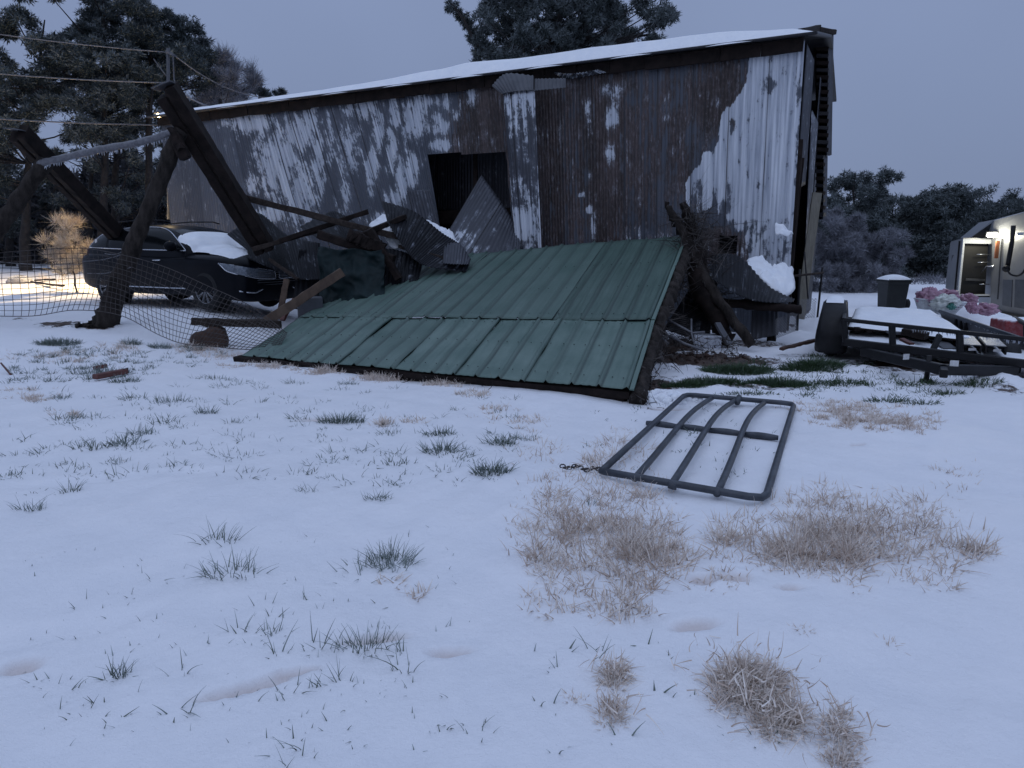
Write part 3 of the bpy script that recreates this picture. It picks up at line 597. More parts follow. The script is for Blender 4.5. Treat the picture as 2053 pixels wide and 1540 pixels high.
dg = bpy.context.evaluated_depsgraph_get(); me2 = bpy.data.meshes.new_from_object(body.evaluated_get(dg)); body.modifiers.clear(); body.data = me2
bpy.data.objects.remove(cuto)
body.parent = car; body.name = 'body'
# cabin: roof and pillars
CS = [(-2.34, .74, 1.08, .60, 1.16), (-2.0, .84, 1.08, .62, 1.43), (-1.5, .88, 1.06, .66, 1.57), (-.7, .90, 1.05, .68, 1.62), (.0, .90, 1.04, .68, 1.61), (.45, .90, 1.03, .66, 1.55), (.85, .90, 1.03, .72, 1.38), (1.25, .88, 1.03, .80, 1.12)]
V = []; Fs = []; k = 9
for (x, w0, z0, w1, z1) in CS:
    h = [(w0, z0 - .04), (w0 * .985, z0 + (z1 - z0) * .15), ((w0 + w1) * .51, z0 + (z1 - z0) * .6), (w1 * 1.02, z1 - .05), (w1 * .8, z1 - .005), (0, z1 + .03)]
    rr = [(x, y, z) for y, z in h] + [(x, -y, z) for y, z in h[-2::-1]]; k = len(rr); V += rr
for i in range(len(CS) - 1):
    for j in range(k - 1): Fs.append((i * k + j, i * k + j + 1, (i + 1) * k + j + 1, (i + 1) * k + j))
Fs += [tuple(range(k - 1, -1, -1)), tuple((len(CS) - 1) * k + j for j in range(k))]
cab = mk('roof', V, Fs, M['carpaint'], car); cab.modifiers.new('s', 'SUBSURF').levels = 2; cab.modifiers['s'].render_levels = 2
cab['label'] = 'black painted roof and window pillars'
dg = bpy.context.evaluated_depsgraph_get(); dg.update()
cabm = bpy.data.meshes.new_from_object(cab.evaluated_get(dg)); cab.modifiers.clear(); cab.data = cabm
def bvh(objs):
    VV = []; FF = []
    for o in objs:
        b = len(VV); VV += [v.co.copy() for v in o.data.vertices]; FF += [[b + i for i in p.vertices] for p in o.data.polygons]
    return BVHTree.FromPolygons(VV, FF)
BV = bvh([body, cab])
def side_pt(x, z, s=1, off=.006):
    h, n_, _, _ = BV.ray_cast(Vector((x, s * 3, z)), Vector((0, -s, 0)))
    return (h + Vector((0, s * off, 0))) if h is not None else Vector((x, s * .9, z))
def side_patch(name, poly, mat, s, off=.006, nx_=28, nz_=12, parent=None):
    x0 = min(p[0] for p in poly); x1 = max(p[0] for p in poly); m = MB(); cols = []
    for i in range(nx_ + 1):   # vertical slices of the outline
        x = x0 + (x1 - x0) * (.002 + .996 * i / nx_); zz = []
        for a in range(len(poly)):
            (xa_, za), (xb_, zb_) = poly[a], poly[(a + 1) % len(poly)]
            if (xa_ > x) != (xb_ > x): zz.append(za + (zb_ - za) * (x - xa_) / (xb_ - xa_))
        lo, hi = min(zz), max(zz); cols.append([side_pt(x, lo + (hi - lo) * j / nz_, s, off) for j in range(nz_ + 1)])
    V = [p for c in cols for p in c]; n1 = nz_ + 1
    Fs = [(i * n1 + j, (i + 1) * n1 + j, (i + 1) * n1 + j + 1, i * n1 + j + 1) for i in range(nx_) for j in range(nz_)]
    return mk(name, V, Fs, mat, parent or car)
DLO = [(-2.02, 1.18), (-1.86, 1.36), (-1.55, 1.49), (-.8, 1.575), (-.1, 1.575), (.3, 1.51), (.62, 1.36), (.98, 1.12), (.0, 1.135), (-1.2, 1.155)]
for s in (1, -1):
    side_patch('side_window', [p for p in DLO if p[0] > -.45 or False] + [(-.42, 1.14), (-.42, 1.575)][::1] if False else [(-.40, 1.575), (-.1, 1.575), (.3, 1.51), (.62, 1.36), (.98, 1.12), (.0, 1.135), (-.40, 1.14)], M['glass'], s)
    side_patch('side_window', [(-1.35, 1.52), (-.8, 1.575), (-.47, 1.58), (-.47, 1.145), (-1.30, 1.16)], M['glass'], s)
    side_patch('side_window', [(-2.02, 1.18), (-1.86, 1.36), (-1.55, 1.49), (-1.42, 1.51), (-1.37, 1.165)], M['glass'], s)
    m = MB(); pts = [side_pt(x, z, s, .008) for x, z in DLO[:8]]; m.tube([cr(pts, t / 30) for t in range(31)], .010, 6)
    pts = [side_pt(x, z - .005, s, .008) for x, z in (DLO[7], DLO[8], DLO[9], DLO[0])]; m.tube([cr(pts, t / 20) for t in range(21)], .011, 6); m.build('window_trim', M['chrome'], car, True)
    m = MB()
    pts = [side_pt(x, .40, s, .012) for x in np.linspace(-.85, 1.0, 14)]; m.tube(pts, .014, 6); m.build('sill_trim', M['chrome'], car, True)
    for hx in (.12, -.95):
        m = MB(); m.tube([side_pt(hx, .93, s, .005), side_pt(hx + .03, .93, s, .035), side_pt(hx + .19, .93, s, .035), side_pt(hx + .22, .93, s, .005)], .013, 8); m.build('door_handle', M['chrome'] if hx > 0 else M['carpaint'], car, True)
    for gx in ((.98, .38), (-.43, .40), (-1.2, .78)):
        m = MB(); m.tube([side_pt(gx[0], z, s, .0) for z in np.linspace(gx[1], 1.10, 12)], .004, 4); m.build('door_gap', M['tyre'], car)
    m = MB(); m.tube([side_pt(.80, 1.12, s, -.02), side_pt(.80, 1.14, s, .10)], .03, 8)
    ml = [Vector((.74 + .0, s * 1.0, 1.20)), Vector((.80, s * 1.09, 1.20))]
    b = bpy.data.meshes.new('x'); V = []; Fs = []
    for i in range(9):
        for j in range(12):
            a = math.pi * i / 8; c = 2 * math.pi * j / 12
            V.append(Vector((.82 + .08 * math.cos(a) * .9, s * 1.06 + .14 * math.sin(a) * math.cos(c), 1.20 + .10 * math.sin(a) * math.sin(c))))
    for i in range(8):
        for j in range(12): Fs.append((i * 12 + j, i * 12 + (j + 1) % 12, (i + 1) * 12 + (j + 1) % 12, (i + 1) * 12 + j))
    m.add(V, Fs); m.build('wing_mirror', M['carpaint'], car, True)
    sm = side_patch('wheel_arch_trim', [(1.49 + .50 * math.cos(a), .385 + .50 * math.sin(a)) for a in np.linspace(0, math.pi, 24)][::-1] + [(1.49 + .49 * math.cos(a), .385 + .49 * math.sin(a)) for a in np.linspace(0, math.pi, 24)], M['carpaint'], s, .004) if False else None
# wheels
def wheel(x, s, steer=0):
    wn = MB(); R0 = .375
    prof = [(.235, .10), (.255, .125), (.30, .13), (.345, .122), (.370, .10), (.375, .05), (.375, -.05), (.37, -.10), (.30, -.125), (.22, -.10)]
    V = []; Fs = []; n = 48
    for r_, y_ in prof:
        for k in range(n): a = 2 * math.pi * k / n; V.append((x + r_ * math.cos(a), s * (.815 + y_), R0 + r_ * math.sin(a)))
    for i in range(len(prof) - 1):
        for k in range(n): Fs.append((i * n + k, i * n + (k + 1) % n, (i + 1) * n + (k + 1) % n, (i + 1) * n + k))
    to = mk('wheel', V, Fs, M['tyre'], car)
    rm = MB(); yo = s * (.815 + .105)
    ring = [(x + .25 * math.cos(a), yo, R0 + .25 * math.sin(a)) for a in np.linspace(0, 2 * math.pi, 49)]
    rm.tube(ring, .014, 8); rm.tube([(x, yo - s * .03, R0), (x, yo + s * .012, R0)], .045, 16)
    for k in range(10):
        for dd in (-.085, .085):
            a = 2 * math.pi * k / 10; p0 = Vector((x + .04 * math.cos(a), yo - s * .0, R0 + .04 * math.sin(a))); a2 = a + dd
            p1 = Vector((x + .245 * math.cos(a2), yo + s * .004, R0 + .245 * math.sin(a2))); rm.beam(p0, p1, .011, .02, up=(0, 1, 0))
    ro_ = rm.build('rim', M['alloy'], to, False)
    dm = MB(); dm.tube([(x, yo - s * .09, R0), (x, yo - s * .08, R0)], .24, 32); dm.build('brake_disc', M['tyre'], to)
for x in WX_:
    for s in (1, -1): wheel(x, s)
for x in WX_:
    for s in (1, -1): m = MB(); m.tube([(x, s * .66, .385), (x, s * .67, .385)], .45, 24); m.build('wheel_liner', M['tyre'], car)
# place the car first, so that lamps and trim can be laid onto its skin
wf = P(412, 592, 13.4); wr_ = P(203, 575, 14.75)
hd = Vector((wf.x - wr_.x, wf.y - wr_.y, 0)).normalized(); sidev_ = Vector((-hd.y, hd.x, 0))
ctr = wf - hd * 1.49 + sidev_ * .92
zc = (gz(wf.x, wf.y) + gz(wr_.x, wr_.y)) / 2 + .02; CO = Vector((ctr.x, ctr.y, zc))
def onbody(px, py, off=.006):
    o = Vector((0, 0, CH)) - CO; d = P(px, py, 10) - Vector((0, 0, CH)); tl = lambda q: Vector((q.dot(hd), q.dot(sidev_), q.z))
    h, n_, _, _ = BV.ray_cast(tl(o), tl(d).normalized())
    return (h + n_ * off) if h is not None else None
def skin(name, top, bot, mat, nu, nv, parent=None, off=.006, mir=True):
    res = []
    for s in ((1, -1) if mir else (1,)):
        def f(u, v):
            k = np.linspace(0, 1, len(top)); x = np.interp(u, k, [q[0] for q in top]) * (1 - v) + v * np.interp(u, k, [q[0] for q in bot]); y = np.interp(u, k, [q[1] for q in top]) * (1 - v) + v * np.interp(u, k, [q[1] for q in bot])
            p = onbody(x, y, off) or Vector((2.2, -.7, .75)); return Vector((p.x, p.y * s, p.z))
        m = MB(); m.quadgrid(f, nu, nv); res.append(m.build(name, mat, parent or car, True))
    return res
def trim(name, pts, r_, mat, parents=None, off=.008):
    ps = [onbody(*p, off) for p in pts]; ps = [p for p in ps if p is not None]
    for i, s in enumerate((1, -1)):
        m = MB(); q = [Vector((p.x, p.y * s, p.z)) for p in ps]; m.tube([q[int(t)].lerp(q[min(int(t) + 1, len(q) - 1)], t % 1) for t in np.linspace(0, len(q) - 1.001, 18)], r_, 6); m.build(name, mat, parents[i] if parents else car, True)
hls = skin('headlight', [(438, 528), (470, 532), (500, 537), (530, 542), (549, 543)], [(439, 530), (462, 547), (495, 554), (525, 559), (553, 559)], M['lens'], 24, 7)
trim('bezel', [(438, 528), (454, 544), (470, 549), (495, 554), (519, 559), (540, 559), (553, 559), (550, 543)], .011, M['chrome'], hls)
trim('bezel', [(438, 528), (470, 532), (516, 538), (549, 543)], .005, M['chrome'], hls)
for k in range(5): trim('lens_rib', [(485 + 3 * k, 540 + 3.2 * k), (520, 545 + 2.6 * k), (546, 546 + 2.6 * k)], .0035, M['chrome'], hls)
trim('bumper_trim', [(480, 584), (500, 587), (513, 587), (520, 583), (526, 580)], .014, M['chrome'])
skin('tail_light', [(168, 499), (180, 500)], [(167, 514), (176, 511)], M['redlens'], 5, 5)
for r_ in range(6): m = MB(); m.tube([(2.44 - .004 * r_, -.5, .70 - .045 * r_), (2.46 - .004 * r_, 0, .70 - .045 * r_), (2.44 - .004 * r_, .5, .70 - .045 * r_)], .008, 5); m.build('grille_bar', M['rvtrim'], car, True)
# snow on windscreen and bonnet (its own relief)
m = MB()
def topz(x, y):
    h, n_, _, _ = BV.ray_cast(Vector((x, y, 3)), Vector((0, 0, -1))); return h.z if h is not None else 1.0
def csn(u, v):
    x = .60 + u * 1.62; y = -.80 + v * 1.64
    wdt = .86 - .06 * u
    e = max(0, 1 - (abs(y + .02) / wdt) ** 6) * max(0, min(1, u * 7)) * max(0, min(1, (1 - u) * 3.5)); e *= 1 if True else 0
    hh = .012 + .065 * e ** .8 * (1 + .3 * math.sin(x * 3 + y * 4) + .2 * math.sin(y * 9 + x * 7)) * (1.25 if .2 < u < .6 else .8)
    return Vector((x, y, topz(x, y) + (hh if e > 0 else -.02) - .018))
m.quadgrid(csn, 60, 50); m.build('snow_cover', M['snow'], car, True)
m = MB(); m.quadgrid(lambda u, v: Vector((.45 + .8 * u, (-.64 + 1.28 * v) * (1 + .12 * u), 0)) + Vector((0, 0, topz(.45 + .8 * u, (-.64 + 1.28 * v) * (1 + .12 * u)) + .008)), 16, 16); m.build('windscreen', M['glass'], car, True)
m = MB(); m.box(side_pt(-1.80, 1.30, -1, .02), .07, .004, .09); m.build('window_sticker', M['plate'], car)
for s in (1, -1):
    m = MB(); m.tube([(-1.9, s * .56, 1.60), (-1.7, s * .60, 1.66), (-.6, s * .62, 1.715), (.1, s * .61, 1.705), (.3, s * .6, 1.665)], .014, 6); m.build('roof_rail', M['carpaint'], car, True)
car.location = CO; car.rotation_euler = (0, 0, math.atan2(hd.y, hd.x))
# ------------------------------------------------------------ leaning timber frames at the left
def solo(name, mb, mat, label, cat, group=None, smooth=False):
    o = mb.build(name, mat, None, smooth)
    c = Vector((sum(v.x for v in mb.V), sum(v.y for v in mb.V), sum(v.z for v in mb.V))) / len(mb.V); c.z = min(v.z for v in mb.V)
    o.data.transform(__import__('mathutils').Matrix.Translation(-c)); o.location = c
    return tag(o, label, cat, group)
def logmb(pts, rad, n=12, seg=24, jit=.10, wob=.02, m=None):
    m = m or MB(); ps = [Vector(p) for p in pts]; q = []; rr = []
    rl = rad if hasattr(rad, '__len__') else [rad, rad]
    for i in range(seg + 1):
        t = i / seg; q.append(cr(ps, t) + Vector((random.uniform(-1, 1), random.uniform(-1, 1), random.uniform(-1, 1))) * wob); rr.append(float(np.interp(t, np.linspace(0, 1, len(rl)), rl)) * random.uniform(.94, 1.06))
    m.tube(q, rr, n, jit=jit); return m
def bigbeam(a, b, wdt, dep, name, label, grp=None):
    t = empty(name, label, 'timber beam', grp, loc=a.lerp(b, .5))
    d = (b - a).normalized(); view = Vector((0, 1, 0)); r = d.cross(view).normalized()
    m = MB(); m.beam(a, b, wdt * .46, dep, up=view, seg=24, jit=.006); m.V = [v + r * wdt * .27 for v in m.V]; m.build('plank', M['wooddark'], t)
    m = MB(); m.beam(a + d * .1, b, wdt * .46, dep, up=view, seg=24, jit=.006); m.V = [v - r * wdt * .27 for v in m.V]; m.build('plank', M['wooddark'], t)
    m = MB(); m.beam(a + d * .05, b - d * .05, wdt * .10, dep * .7, up=view, seg=20, jit=.004); m.build('plank', M['wood'], t)
    m = MB(); m.quadgrid(lambda u, v: a - d * .012 + r * (u - .5) * wdt * .9 + view * (v - .5) * dep * .9 + Vector((0, 0, .01 + .012 * math.sin(u * 3.1) * math.sin(v * 3.1))), 8, 8); thick(m.build('snow_cap', M['grey'], t, True), .015)
    return t
bigbeam(P(331, 176, 11.6), P(532, 500, 13.1), .36, .30, 'fallen_rafter', 'dark doubled timber rafter leaning down onto the bonnet of the black car')
bigbeam(P(34, 263, 11.9), P(238, 475, 14.9), .31, .26, 'fallen_rafter', 'dark doubled timber rafter slanting down behind the roof of the black car')
pf = G(205, 655)
la = empty('leaning_post', 'thick bark-covered log post leaning in front of the black car', 'wooden post', loc=pf)
logmb([pf - Vector((.02, 0, .15)), P(232, 585, pf.y + .05), P(285, 450, pf.y + .25), P(362, 262, pf.y + .5)], [.21, .165, .135, .125, .115], 14, 46, .13, .012).build('log', M['bark'], la, True)
m = MB(); m.beam(P(352, 272, pf.y + .33), P(372, 318, pf.y + .35), .22, .16, seg=5, jit=.02); m.beam(P(345, 255, pf.y + .3), P(362, 300, pf.y + .25), .10, .1, seg=4, jit=.02); m.build('bracket', M['wooddark'], la)
m = MB()
for k in range(60): a = random.uniform(0, 6.28); r_ = random.uniform(.1, .33); c = pf + Vector((math.cos(a) * r_ - .12, math.sin(a) * r_ * .6, random.uniform(-.03, .05))); m.tube([c, c + Vector((random.uniform(-.07, .07), random.uniform(-.05, .05), random.uniform(.0, .05)))], [.028, .012], 5)
m.build('root_collar', M['bark'], la, True)
lb = logmb([G(-130, 660) - Vector((0, 0, .2)), P(-60, 545, 12.0), P(10, 440, 12.1), P(92, 325, 12.2)], [.17, .15, .13, .12], 12, 40, .12, .012)
solo('leaning_post', lb, M['bark'], 'bark-covered log post at the left edge holding the far iced rail', 'wooden post', smooth=True)
lr = empty('cross_rail', 'long iced pole strung between the two slanted rafters', 'rail', loc=P(220, 300, 12))
rp_ = [P(352, 262, 11.75), P(290, 283, 11.9), P(190, 302, 12.0), P(96, 324, 12.1), P(78, 329, 12.15)]
logmb(rp_, .055, 10, 40, .06, .005).build('pole', M['icewire'], lr, True)
m = MB()
for k in range(120):
    t = random.random(); p = cr(rp_, t) - Vector((0, 0, .05)); m.tube([p, p - Vector((0, 0, random.uniform(.02, .075)))], [.007, .002], 5)
m.build('icicle', M['ice'], lr, True).__setitem__('kind', 'stuff')
# ------------------------------------------------------------ fallen boards between car and barn
def board(px0, py0, Y0, px1, py1, Y1, wdt, dep, mat, label, name='fallen_board', cat='board', grp=None, jit=.006, seg=12, up=None):
    m = MB(); m.beam(P(px0, py0, Y0), P(px1, py1, Y1), wdt, dep, seg=seg, jit=jit, up=up); return solo(name, m, mat, label, cat, grp)
board(488, 396, 13.0, 800, 476, 12.9, .11, .07, M['wood'], 'long thin weathered board slanting from the big rafter down to the right', up=(0, 1, 0))
board(560, 484, 12.9, 738, 424, 13.3, .10, .09, M['wooddark'], 'dark board with a broken end pointing up against the barn wall')
board(700, 482, 12.6, 812, 434, 13.2, .12, .09, M['wooddark'], 'short dark board under the curled black sheet')
board(742, 462, 12.5, 800, 560, 12.4, .13, .12, M['wooddark'], 'dark stub of post above the far corner of the green roof')
board(640, 470, 12.7, 790, 520, 12.5, .2, .14, M['wooddark'], 'heavy dark beam lying above the green tarp')
board(505, 500, 12.8, 640, 462, 13.2, .12, .08, M['wood'], 'weathered board lying across the dark sheets behind the car bonnet')
board(800, 494, 12.9, 905, 522, 12.6, .07, .06, M['wood'], 'thin rail under the curled black sheet')
board(700, 470, 12.5, 770, 500, 12.5, .24, .2, M['wooddark'], 'knotty dark lump of timber where the boards cross', jit=.03)
board(598, 560, 12.6, 540, 520, 12.9, .06, .05, M['wood'], 'thin broken stick above the car bumper')
board(532, 646, 10.9, 686, 546, 12.0, .15, .05, M['woodnew'], 'fresh brown plank propped up beside the car bumper', up=(.3, .9, .3))
board(575, 560, 12.3, 560, 640, 12.2, .10, .05, M['woodnew'], 'brown broken board standing by the car bumper')
board(590, 600, 12.2, 566, 642, 11.9, .08, .05, M['redwood'], 'reddish broken board at the car bumper')
board(388, 645, 10.95, 562, 650, 10.75, .10, .12, M['wood'], 'grey pole lying level on the snow behind the wire netting', 'fallen_pole', 'pole', jit=.012)
# bent tin sheets
def tin(rail1, rail2, label, mat='blacksheet', snow=None, **k):
    o = sheet('bent_tin_sheet', [P(*q) for q in rail1], [P(*q) for q in rail2], M[mat], None, snow=snow, **k); return tag(o, label, 'metal sheet')
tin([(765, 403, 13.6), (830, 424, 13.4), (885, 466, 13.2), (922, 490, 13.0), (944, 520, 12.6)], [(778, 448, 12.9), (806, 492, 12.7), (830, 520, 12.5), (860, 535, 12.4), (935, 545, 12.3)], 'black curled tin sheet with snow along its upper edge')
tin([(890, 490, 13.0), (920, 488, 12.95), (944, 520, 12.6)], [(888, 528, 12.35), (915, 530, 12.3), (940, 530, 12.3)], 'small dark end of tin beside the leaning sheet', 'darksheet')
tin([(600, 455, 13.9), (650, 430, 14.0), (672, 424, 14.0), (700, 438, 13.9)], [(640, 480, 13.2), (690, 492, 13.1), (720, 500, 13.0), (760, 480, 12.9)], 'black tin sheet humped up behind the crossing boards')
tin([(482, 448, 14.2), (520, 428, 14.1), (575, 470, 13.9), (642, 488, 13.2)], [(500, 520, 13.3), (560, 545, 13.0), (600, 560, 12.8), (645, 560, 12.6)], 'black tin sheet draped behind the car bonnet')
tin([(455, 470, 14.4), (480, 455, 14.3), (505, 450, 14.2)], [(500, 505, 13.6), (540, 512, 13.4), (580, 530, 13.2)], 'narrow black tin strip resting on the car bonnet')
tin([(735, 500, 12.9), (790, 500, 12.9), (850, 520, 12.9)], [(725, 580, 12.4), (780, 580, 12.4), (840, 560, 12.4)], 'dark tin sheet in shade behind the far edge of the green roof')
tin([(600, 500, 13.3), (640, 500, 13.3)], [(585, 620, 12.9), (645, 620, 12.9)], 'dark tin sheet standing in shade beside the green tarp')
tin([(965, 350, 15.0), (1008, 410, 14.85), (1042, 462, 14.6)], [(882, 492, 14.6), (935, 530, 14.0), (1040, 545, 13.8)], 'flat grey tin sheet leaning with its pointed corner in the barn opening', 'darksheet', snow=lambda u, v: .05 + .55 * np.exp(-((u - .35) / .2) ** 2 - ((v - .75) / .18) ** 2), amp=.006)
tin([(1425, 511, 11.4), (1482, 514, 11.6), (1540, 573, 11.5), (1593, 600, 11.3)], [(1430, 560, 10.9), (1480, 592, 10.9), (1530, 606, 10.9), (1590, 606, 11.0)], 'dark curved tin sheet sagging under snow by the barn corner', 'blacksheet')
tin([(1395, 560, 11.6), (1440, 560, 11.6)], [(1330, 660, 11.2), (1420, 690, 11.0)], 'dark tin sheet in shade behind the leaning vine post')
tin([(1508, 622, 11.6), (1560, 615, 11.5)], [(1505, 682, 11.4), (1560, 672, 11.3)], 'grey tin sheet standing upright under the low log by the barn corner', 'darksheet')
# snow lying on the debris
def snowpile(name, pts, label, hgt=.05, n=18, seed=0, nz_=1):
    """pts: closed outline in 3-D; a heaped sheet of snow with thickness"""
    ps = [Vector(p) for p in pts]; c = sum(ps, Vector()) / len(ps); K = 48; V = []; Fs = []
    ring = []
    for k in range(K):
        x = k / K * len(ps); i = int(x); ring.append(ps[i].lerp(ps[(i + 1) % len(ps)], x - i))
    for r_ in range(n + 1):
        t = r_ / n
        for k in range(K):
            p = c.lerp(ring[k], t); q = p.copy(); ed = (1 - t ** 3)
            q.z += hgt * ed ** .5 * (1 + .9 * noise.noise((p.x * 6, p.y * 6, p.z * 6 + seed)) + .5 * noise.noise((p.x * 17, p.y * 17, p.z * 17 + seed))); q.y -= .5 * hgt * ed
            V.append(q + Vector((.05 * noise.noise((p.x * 9, p.z * 9, seed)) * t, 0, .07 * noise.noise((p.x * 11, p.z * 11, seed + 3)) * t)))
    for r_ in range(n):
        for k in range(K): Fs.append((r_ * K + k, r_ * K + (k + 1) % K, (r_ + 1) * K + (k + 1) % K, (r_ + 1) * K + k))
    o = mk(name, V, Fs, M['snow']); thick(o, .03, -1); return tag(o, label, 'snow patch')
snowpile('snow_heap', [P(758, 462, 13.3), P(786, 450, 13.3), P(800, 476, 13.3), P(817, 495, 13.2), P(795, 496, 13.0), P(772, 482, 13.0)], 'bright snow heap showing between the short dark board and the black curled sheet', .03)
snowpile('snow_heap', [P(740, 450, 14.4), P(750, 440, 14.4), P(775, 430, 14.4), P(790, 450, 14.2), P(745, 458, 14.2)], 'small snow heap against the barn wall left of the black curled sheet', .03)
snowpile('snow_heap', [P(838, 434, 13.6), P(862, 444, 13.6), P(890, 462, 13.5), P(902, 458, 13.5), P(915, 478, 13.4), P(925, 495, 13.2), P(900, 486, 13.2), P(868, 462, 13.3)], 'ridge of snow along the top of the black curled sheet', .05, seed=2)
snowpile('snow_heap', [P(1490, 538, 11.9), P(1500, 518, 12.2), P(1530, 517, 12.3), P(1545, 545, 12.3), P(1562, 530, 12.4), P(1592, 540, 12.3), P(1594, 582, 11.6), P(1576, 597, 11.4), P(1545, 578, 11.5), P(1515, 556, 11.7)], 'thick snow heap on the curved tin by the barn corner', .08, seed=5)
snowpile('snow_heap', [P(1552, 462, 12.4), P(1560, 447, 12.45), P(1580, 458, 12.4), P(1590, 470, 12.4), P(1570, 474, 12.3)], 'small lump of snow stuck high on the tin near the barn corner', .03, seed=8)
# dark green tarp
tp = [[P(638, 496, 12.5), P(700, 500, 12.4), P(770, 502, 12.4)], [P(640, 612, 12.1), P(700, 612, 11.9), P(770, 610, 11.8)]]
m = MB(); m.quadgrid(lambda u, v: cr(tp[0], u).lerp(cr(tp[1], u), v) + Vector((0, .16 * noise.noise((u * 3, v * 3, 2)) + .10 * abs(noise.noise((u * 7, v * 6, 5))) - .06 * math.exp(-((u - .55) / .12) ** 2 - ((v - .45) / .1) ** 2), .02 * math.sin(u * 14))), 50, 40)
t = solo('tarp', m, M['tarp'], 'crumpled dark green tarp hanging beside the far left corner of the green roof', 'tarp', smooth=True); thick(t, .006)
m = MB(); cb = P(622, 618, 11.9)
m.box(cb, .42, .3, .38, rot=.3); bo = solo('block', m, M['grey'], 'pinkish grey flat block behind the brown plank', 'block'); bevel(bo, .02)
m = MB(); q = G(420, 690)
for (dx, w_, h_) in [(0, .40, .20)]:
    V = []; Fs = []; n = 16
    for i, (r_, z) in enumerate([(.02, -.05), (.24, -.04), (.26, .06), (.22, .20), (.17, .235), (.02, .24)]):
        for k in range(n): a = 2 * math.pi * k / n; V.append(q + Vector((r_ * 1.15 * math.cos(a) * random.uniform(.96, 1.04), r_ * .8 * math.sin(a), z + random.uniform(-.012, .012) + .05 * math.cos(a) * (z > .1))))
    for i in range(5):
        for k in range(n): Fs.append((i * n + k, i * n + (k + 1) % n, (i + 1) * n + (k + 1) % n, (i + 1) * n + k))
    m.add(V, Fs)
solo('rusty_tub', m, M['rustbrown'], 'rusty brown tub half buried in snow behind the wire netting', 'tub', smooth=True)
# ------------------------------------------------------------ wire netting
fence = empty('wire_netting', 'sagging wire netting strung loosely in front of the black car', 'wire fence', loc=G(250, 690))
TOPR = [P(-60, 512, 12.2), P(60, 502, 12.0), P(160, 498, 11.8), P(240, 510, 11.2), P(330, 535, 10.95), P(420, 575, 10.8), P(490, 607, 10.65), P(540, 640, 10.5), P(575, 668, 10.4)]
BOTR = [P(-60, 632, 11.4), P(60, 634, 11.2), P(150, 622, 11.0), P(240, 632, 10.8), P(320, 672, 10.5), P(370, 690, 10.35), P(420, 694, 10.2), P(480, 700, 10.05), P(560, 702, 10.0)]
nh, nv_ = 12, 66; m = MB()
def net(u, v):
    a = cr(TOPR, u); b = cr(BOTR, u); p = a.lerp(b, v)
    sag = .10 * math.sin(u * 13 + v * 2) * math.sin(v * 3.1); return p + Vector((.16 * v * (1 - v) * math.sin(u * 9), -sag, 0))
for j in range(nh + 1):
    m.tube([net(i / 132, j / nh) for i in range(133)], .0042 if j not in (0, nh) else .006, 4)
m.build('strand', M['wire'], fence); m = MB()
for i in range(nv_ + 1): m.tube([net(i / nv_, j / 24) for j in range(25)], .0042, 4)
m.build('stay_wire', M['wire'], fence)
m = MB()
for (a, b) in [((165, 524, 11.6), (258, 505, 11.4)), ((175, 548, 11.5), (262, 536, 11.3)), ((160, 530, 11.6), (-40, 520, 12.5)), ((210, 508, 11.5), (250, 502, 11.4))]:
    pa, pb = P(*a), P(*b); m.tube([pa.lerp(pb, t / 12) - Vector((0, 0, .04 * math.sin(math.pi * t / 12))) for t in range(13)], .006, 5, jit=.4)
m.build('iced_strand', M['icewire'], fence)
# ------------------------------------------------------------ power lines, mast and yard lamp
mast = empty('service_mast', 'thin service mast rising above the far left end of the barn', 'utility mast', loc=P(338, 400, 21.5))
m = MB(); m.tube([P(338, 440, 21.5), P(337, 97, 21.5)], .045, 10); m.build('pole', M['grey'], mast, True)
m = MB(); m.beam(P(333, 104, 21.5), P(351, 112, 21.4), .06, .06); m.tube([P(308, 118, 21.6), P(333, 152, 21.5)], .015, 6); m.tube([P(347, 112, 21.4), P(349, 160, 21.4), P(356, 176, 21.3)], .02, 6); m.build('bracket', M['grey'], mast)
def line(a, b, sag, label, r_=.012):
    m = MB(); m.tube([a.lerp(b, t / 24) - Vector((0, 0, sag * 4 * (t / 24) * (1 - t / 24))) for t in range(25)], r_, 6); solo('power_line', m, M['icewire'], label, 'cable', smooth=True)
line(P(-300, 20, 20), P(337, 105, 21.5), .12, 'topmost iced cable running left from the service mast', .014)
line(P(-300, 117, 18), P(330, 166, 20.9), .10, 'middle iced cable running left past the dark rafter top', .016)
line(P(-300, 218, 16), P(316, 251, 21.3), .06, 'lowest iced cable lit warm by the yard lamp', .018)
line(P(340, 103, 21.5), P(540, 196, 24), .3, 'cable dropping right from the service mast behind the barn roof', .014)
line(P(352, 178, 21.2), P(420, 214, 20.3), .05, 'short lit cable reaching the barn roof from the mast', .02)
lamp = empty('yard_lamp', 'warm lit yard lamp at the far left end of the barn', 'lamp', loc=P(319, 230, 21.9))
lp = P(319, 228, 21.9)
m = MB(); m.tube([lp + Vector((.5, .3, .1)), lp + Vector((.1, .05, .12)), lp + Vector((0, 0, .08))], .03, 8); m.build('arm', M['grey'], lamp, True)
m = MB(); m.tube([lp + Vector((0, 0, .10)), lp + Vector((0, 0, .05)), lp + Vector((0, 0, .0))], [.04, .11, .14], 14); m.build('shade', M['grey'], lamp, True)
m = MB(); m.tube([lp, lp - Vector((0, 0, .10)), lp - Vector((0, 0, .13))], [.06, .06, .02], 12); m.build('bulb', M['lampwarm'], lamp, True)
ld = bpy.data.lights.new('yard_lamp_light', 'SPOT'); ld.energy = 5200; ld.color = (1, .72, .36); ld.spot_size = R(122); ld.spot_blend = .6; ld.shadow_soft_size = .08
lo = bpy.data.objects.new('yard_lamp_light', ld); COL.objects.link(lo); lo.parent = lamp; lo.location = lp - Vector((0, 0, .2)) - Vector(lamp.location)
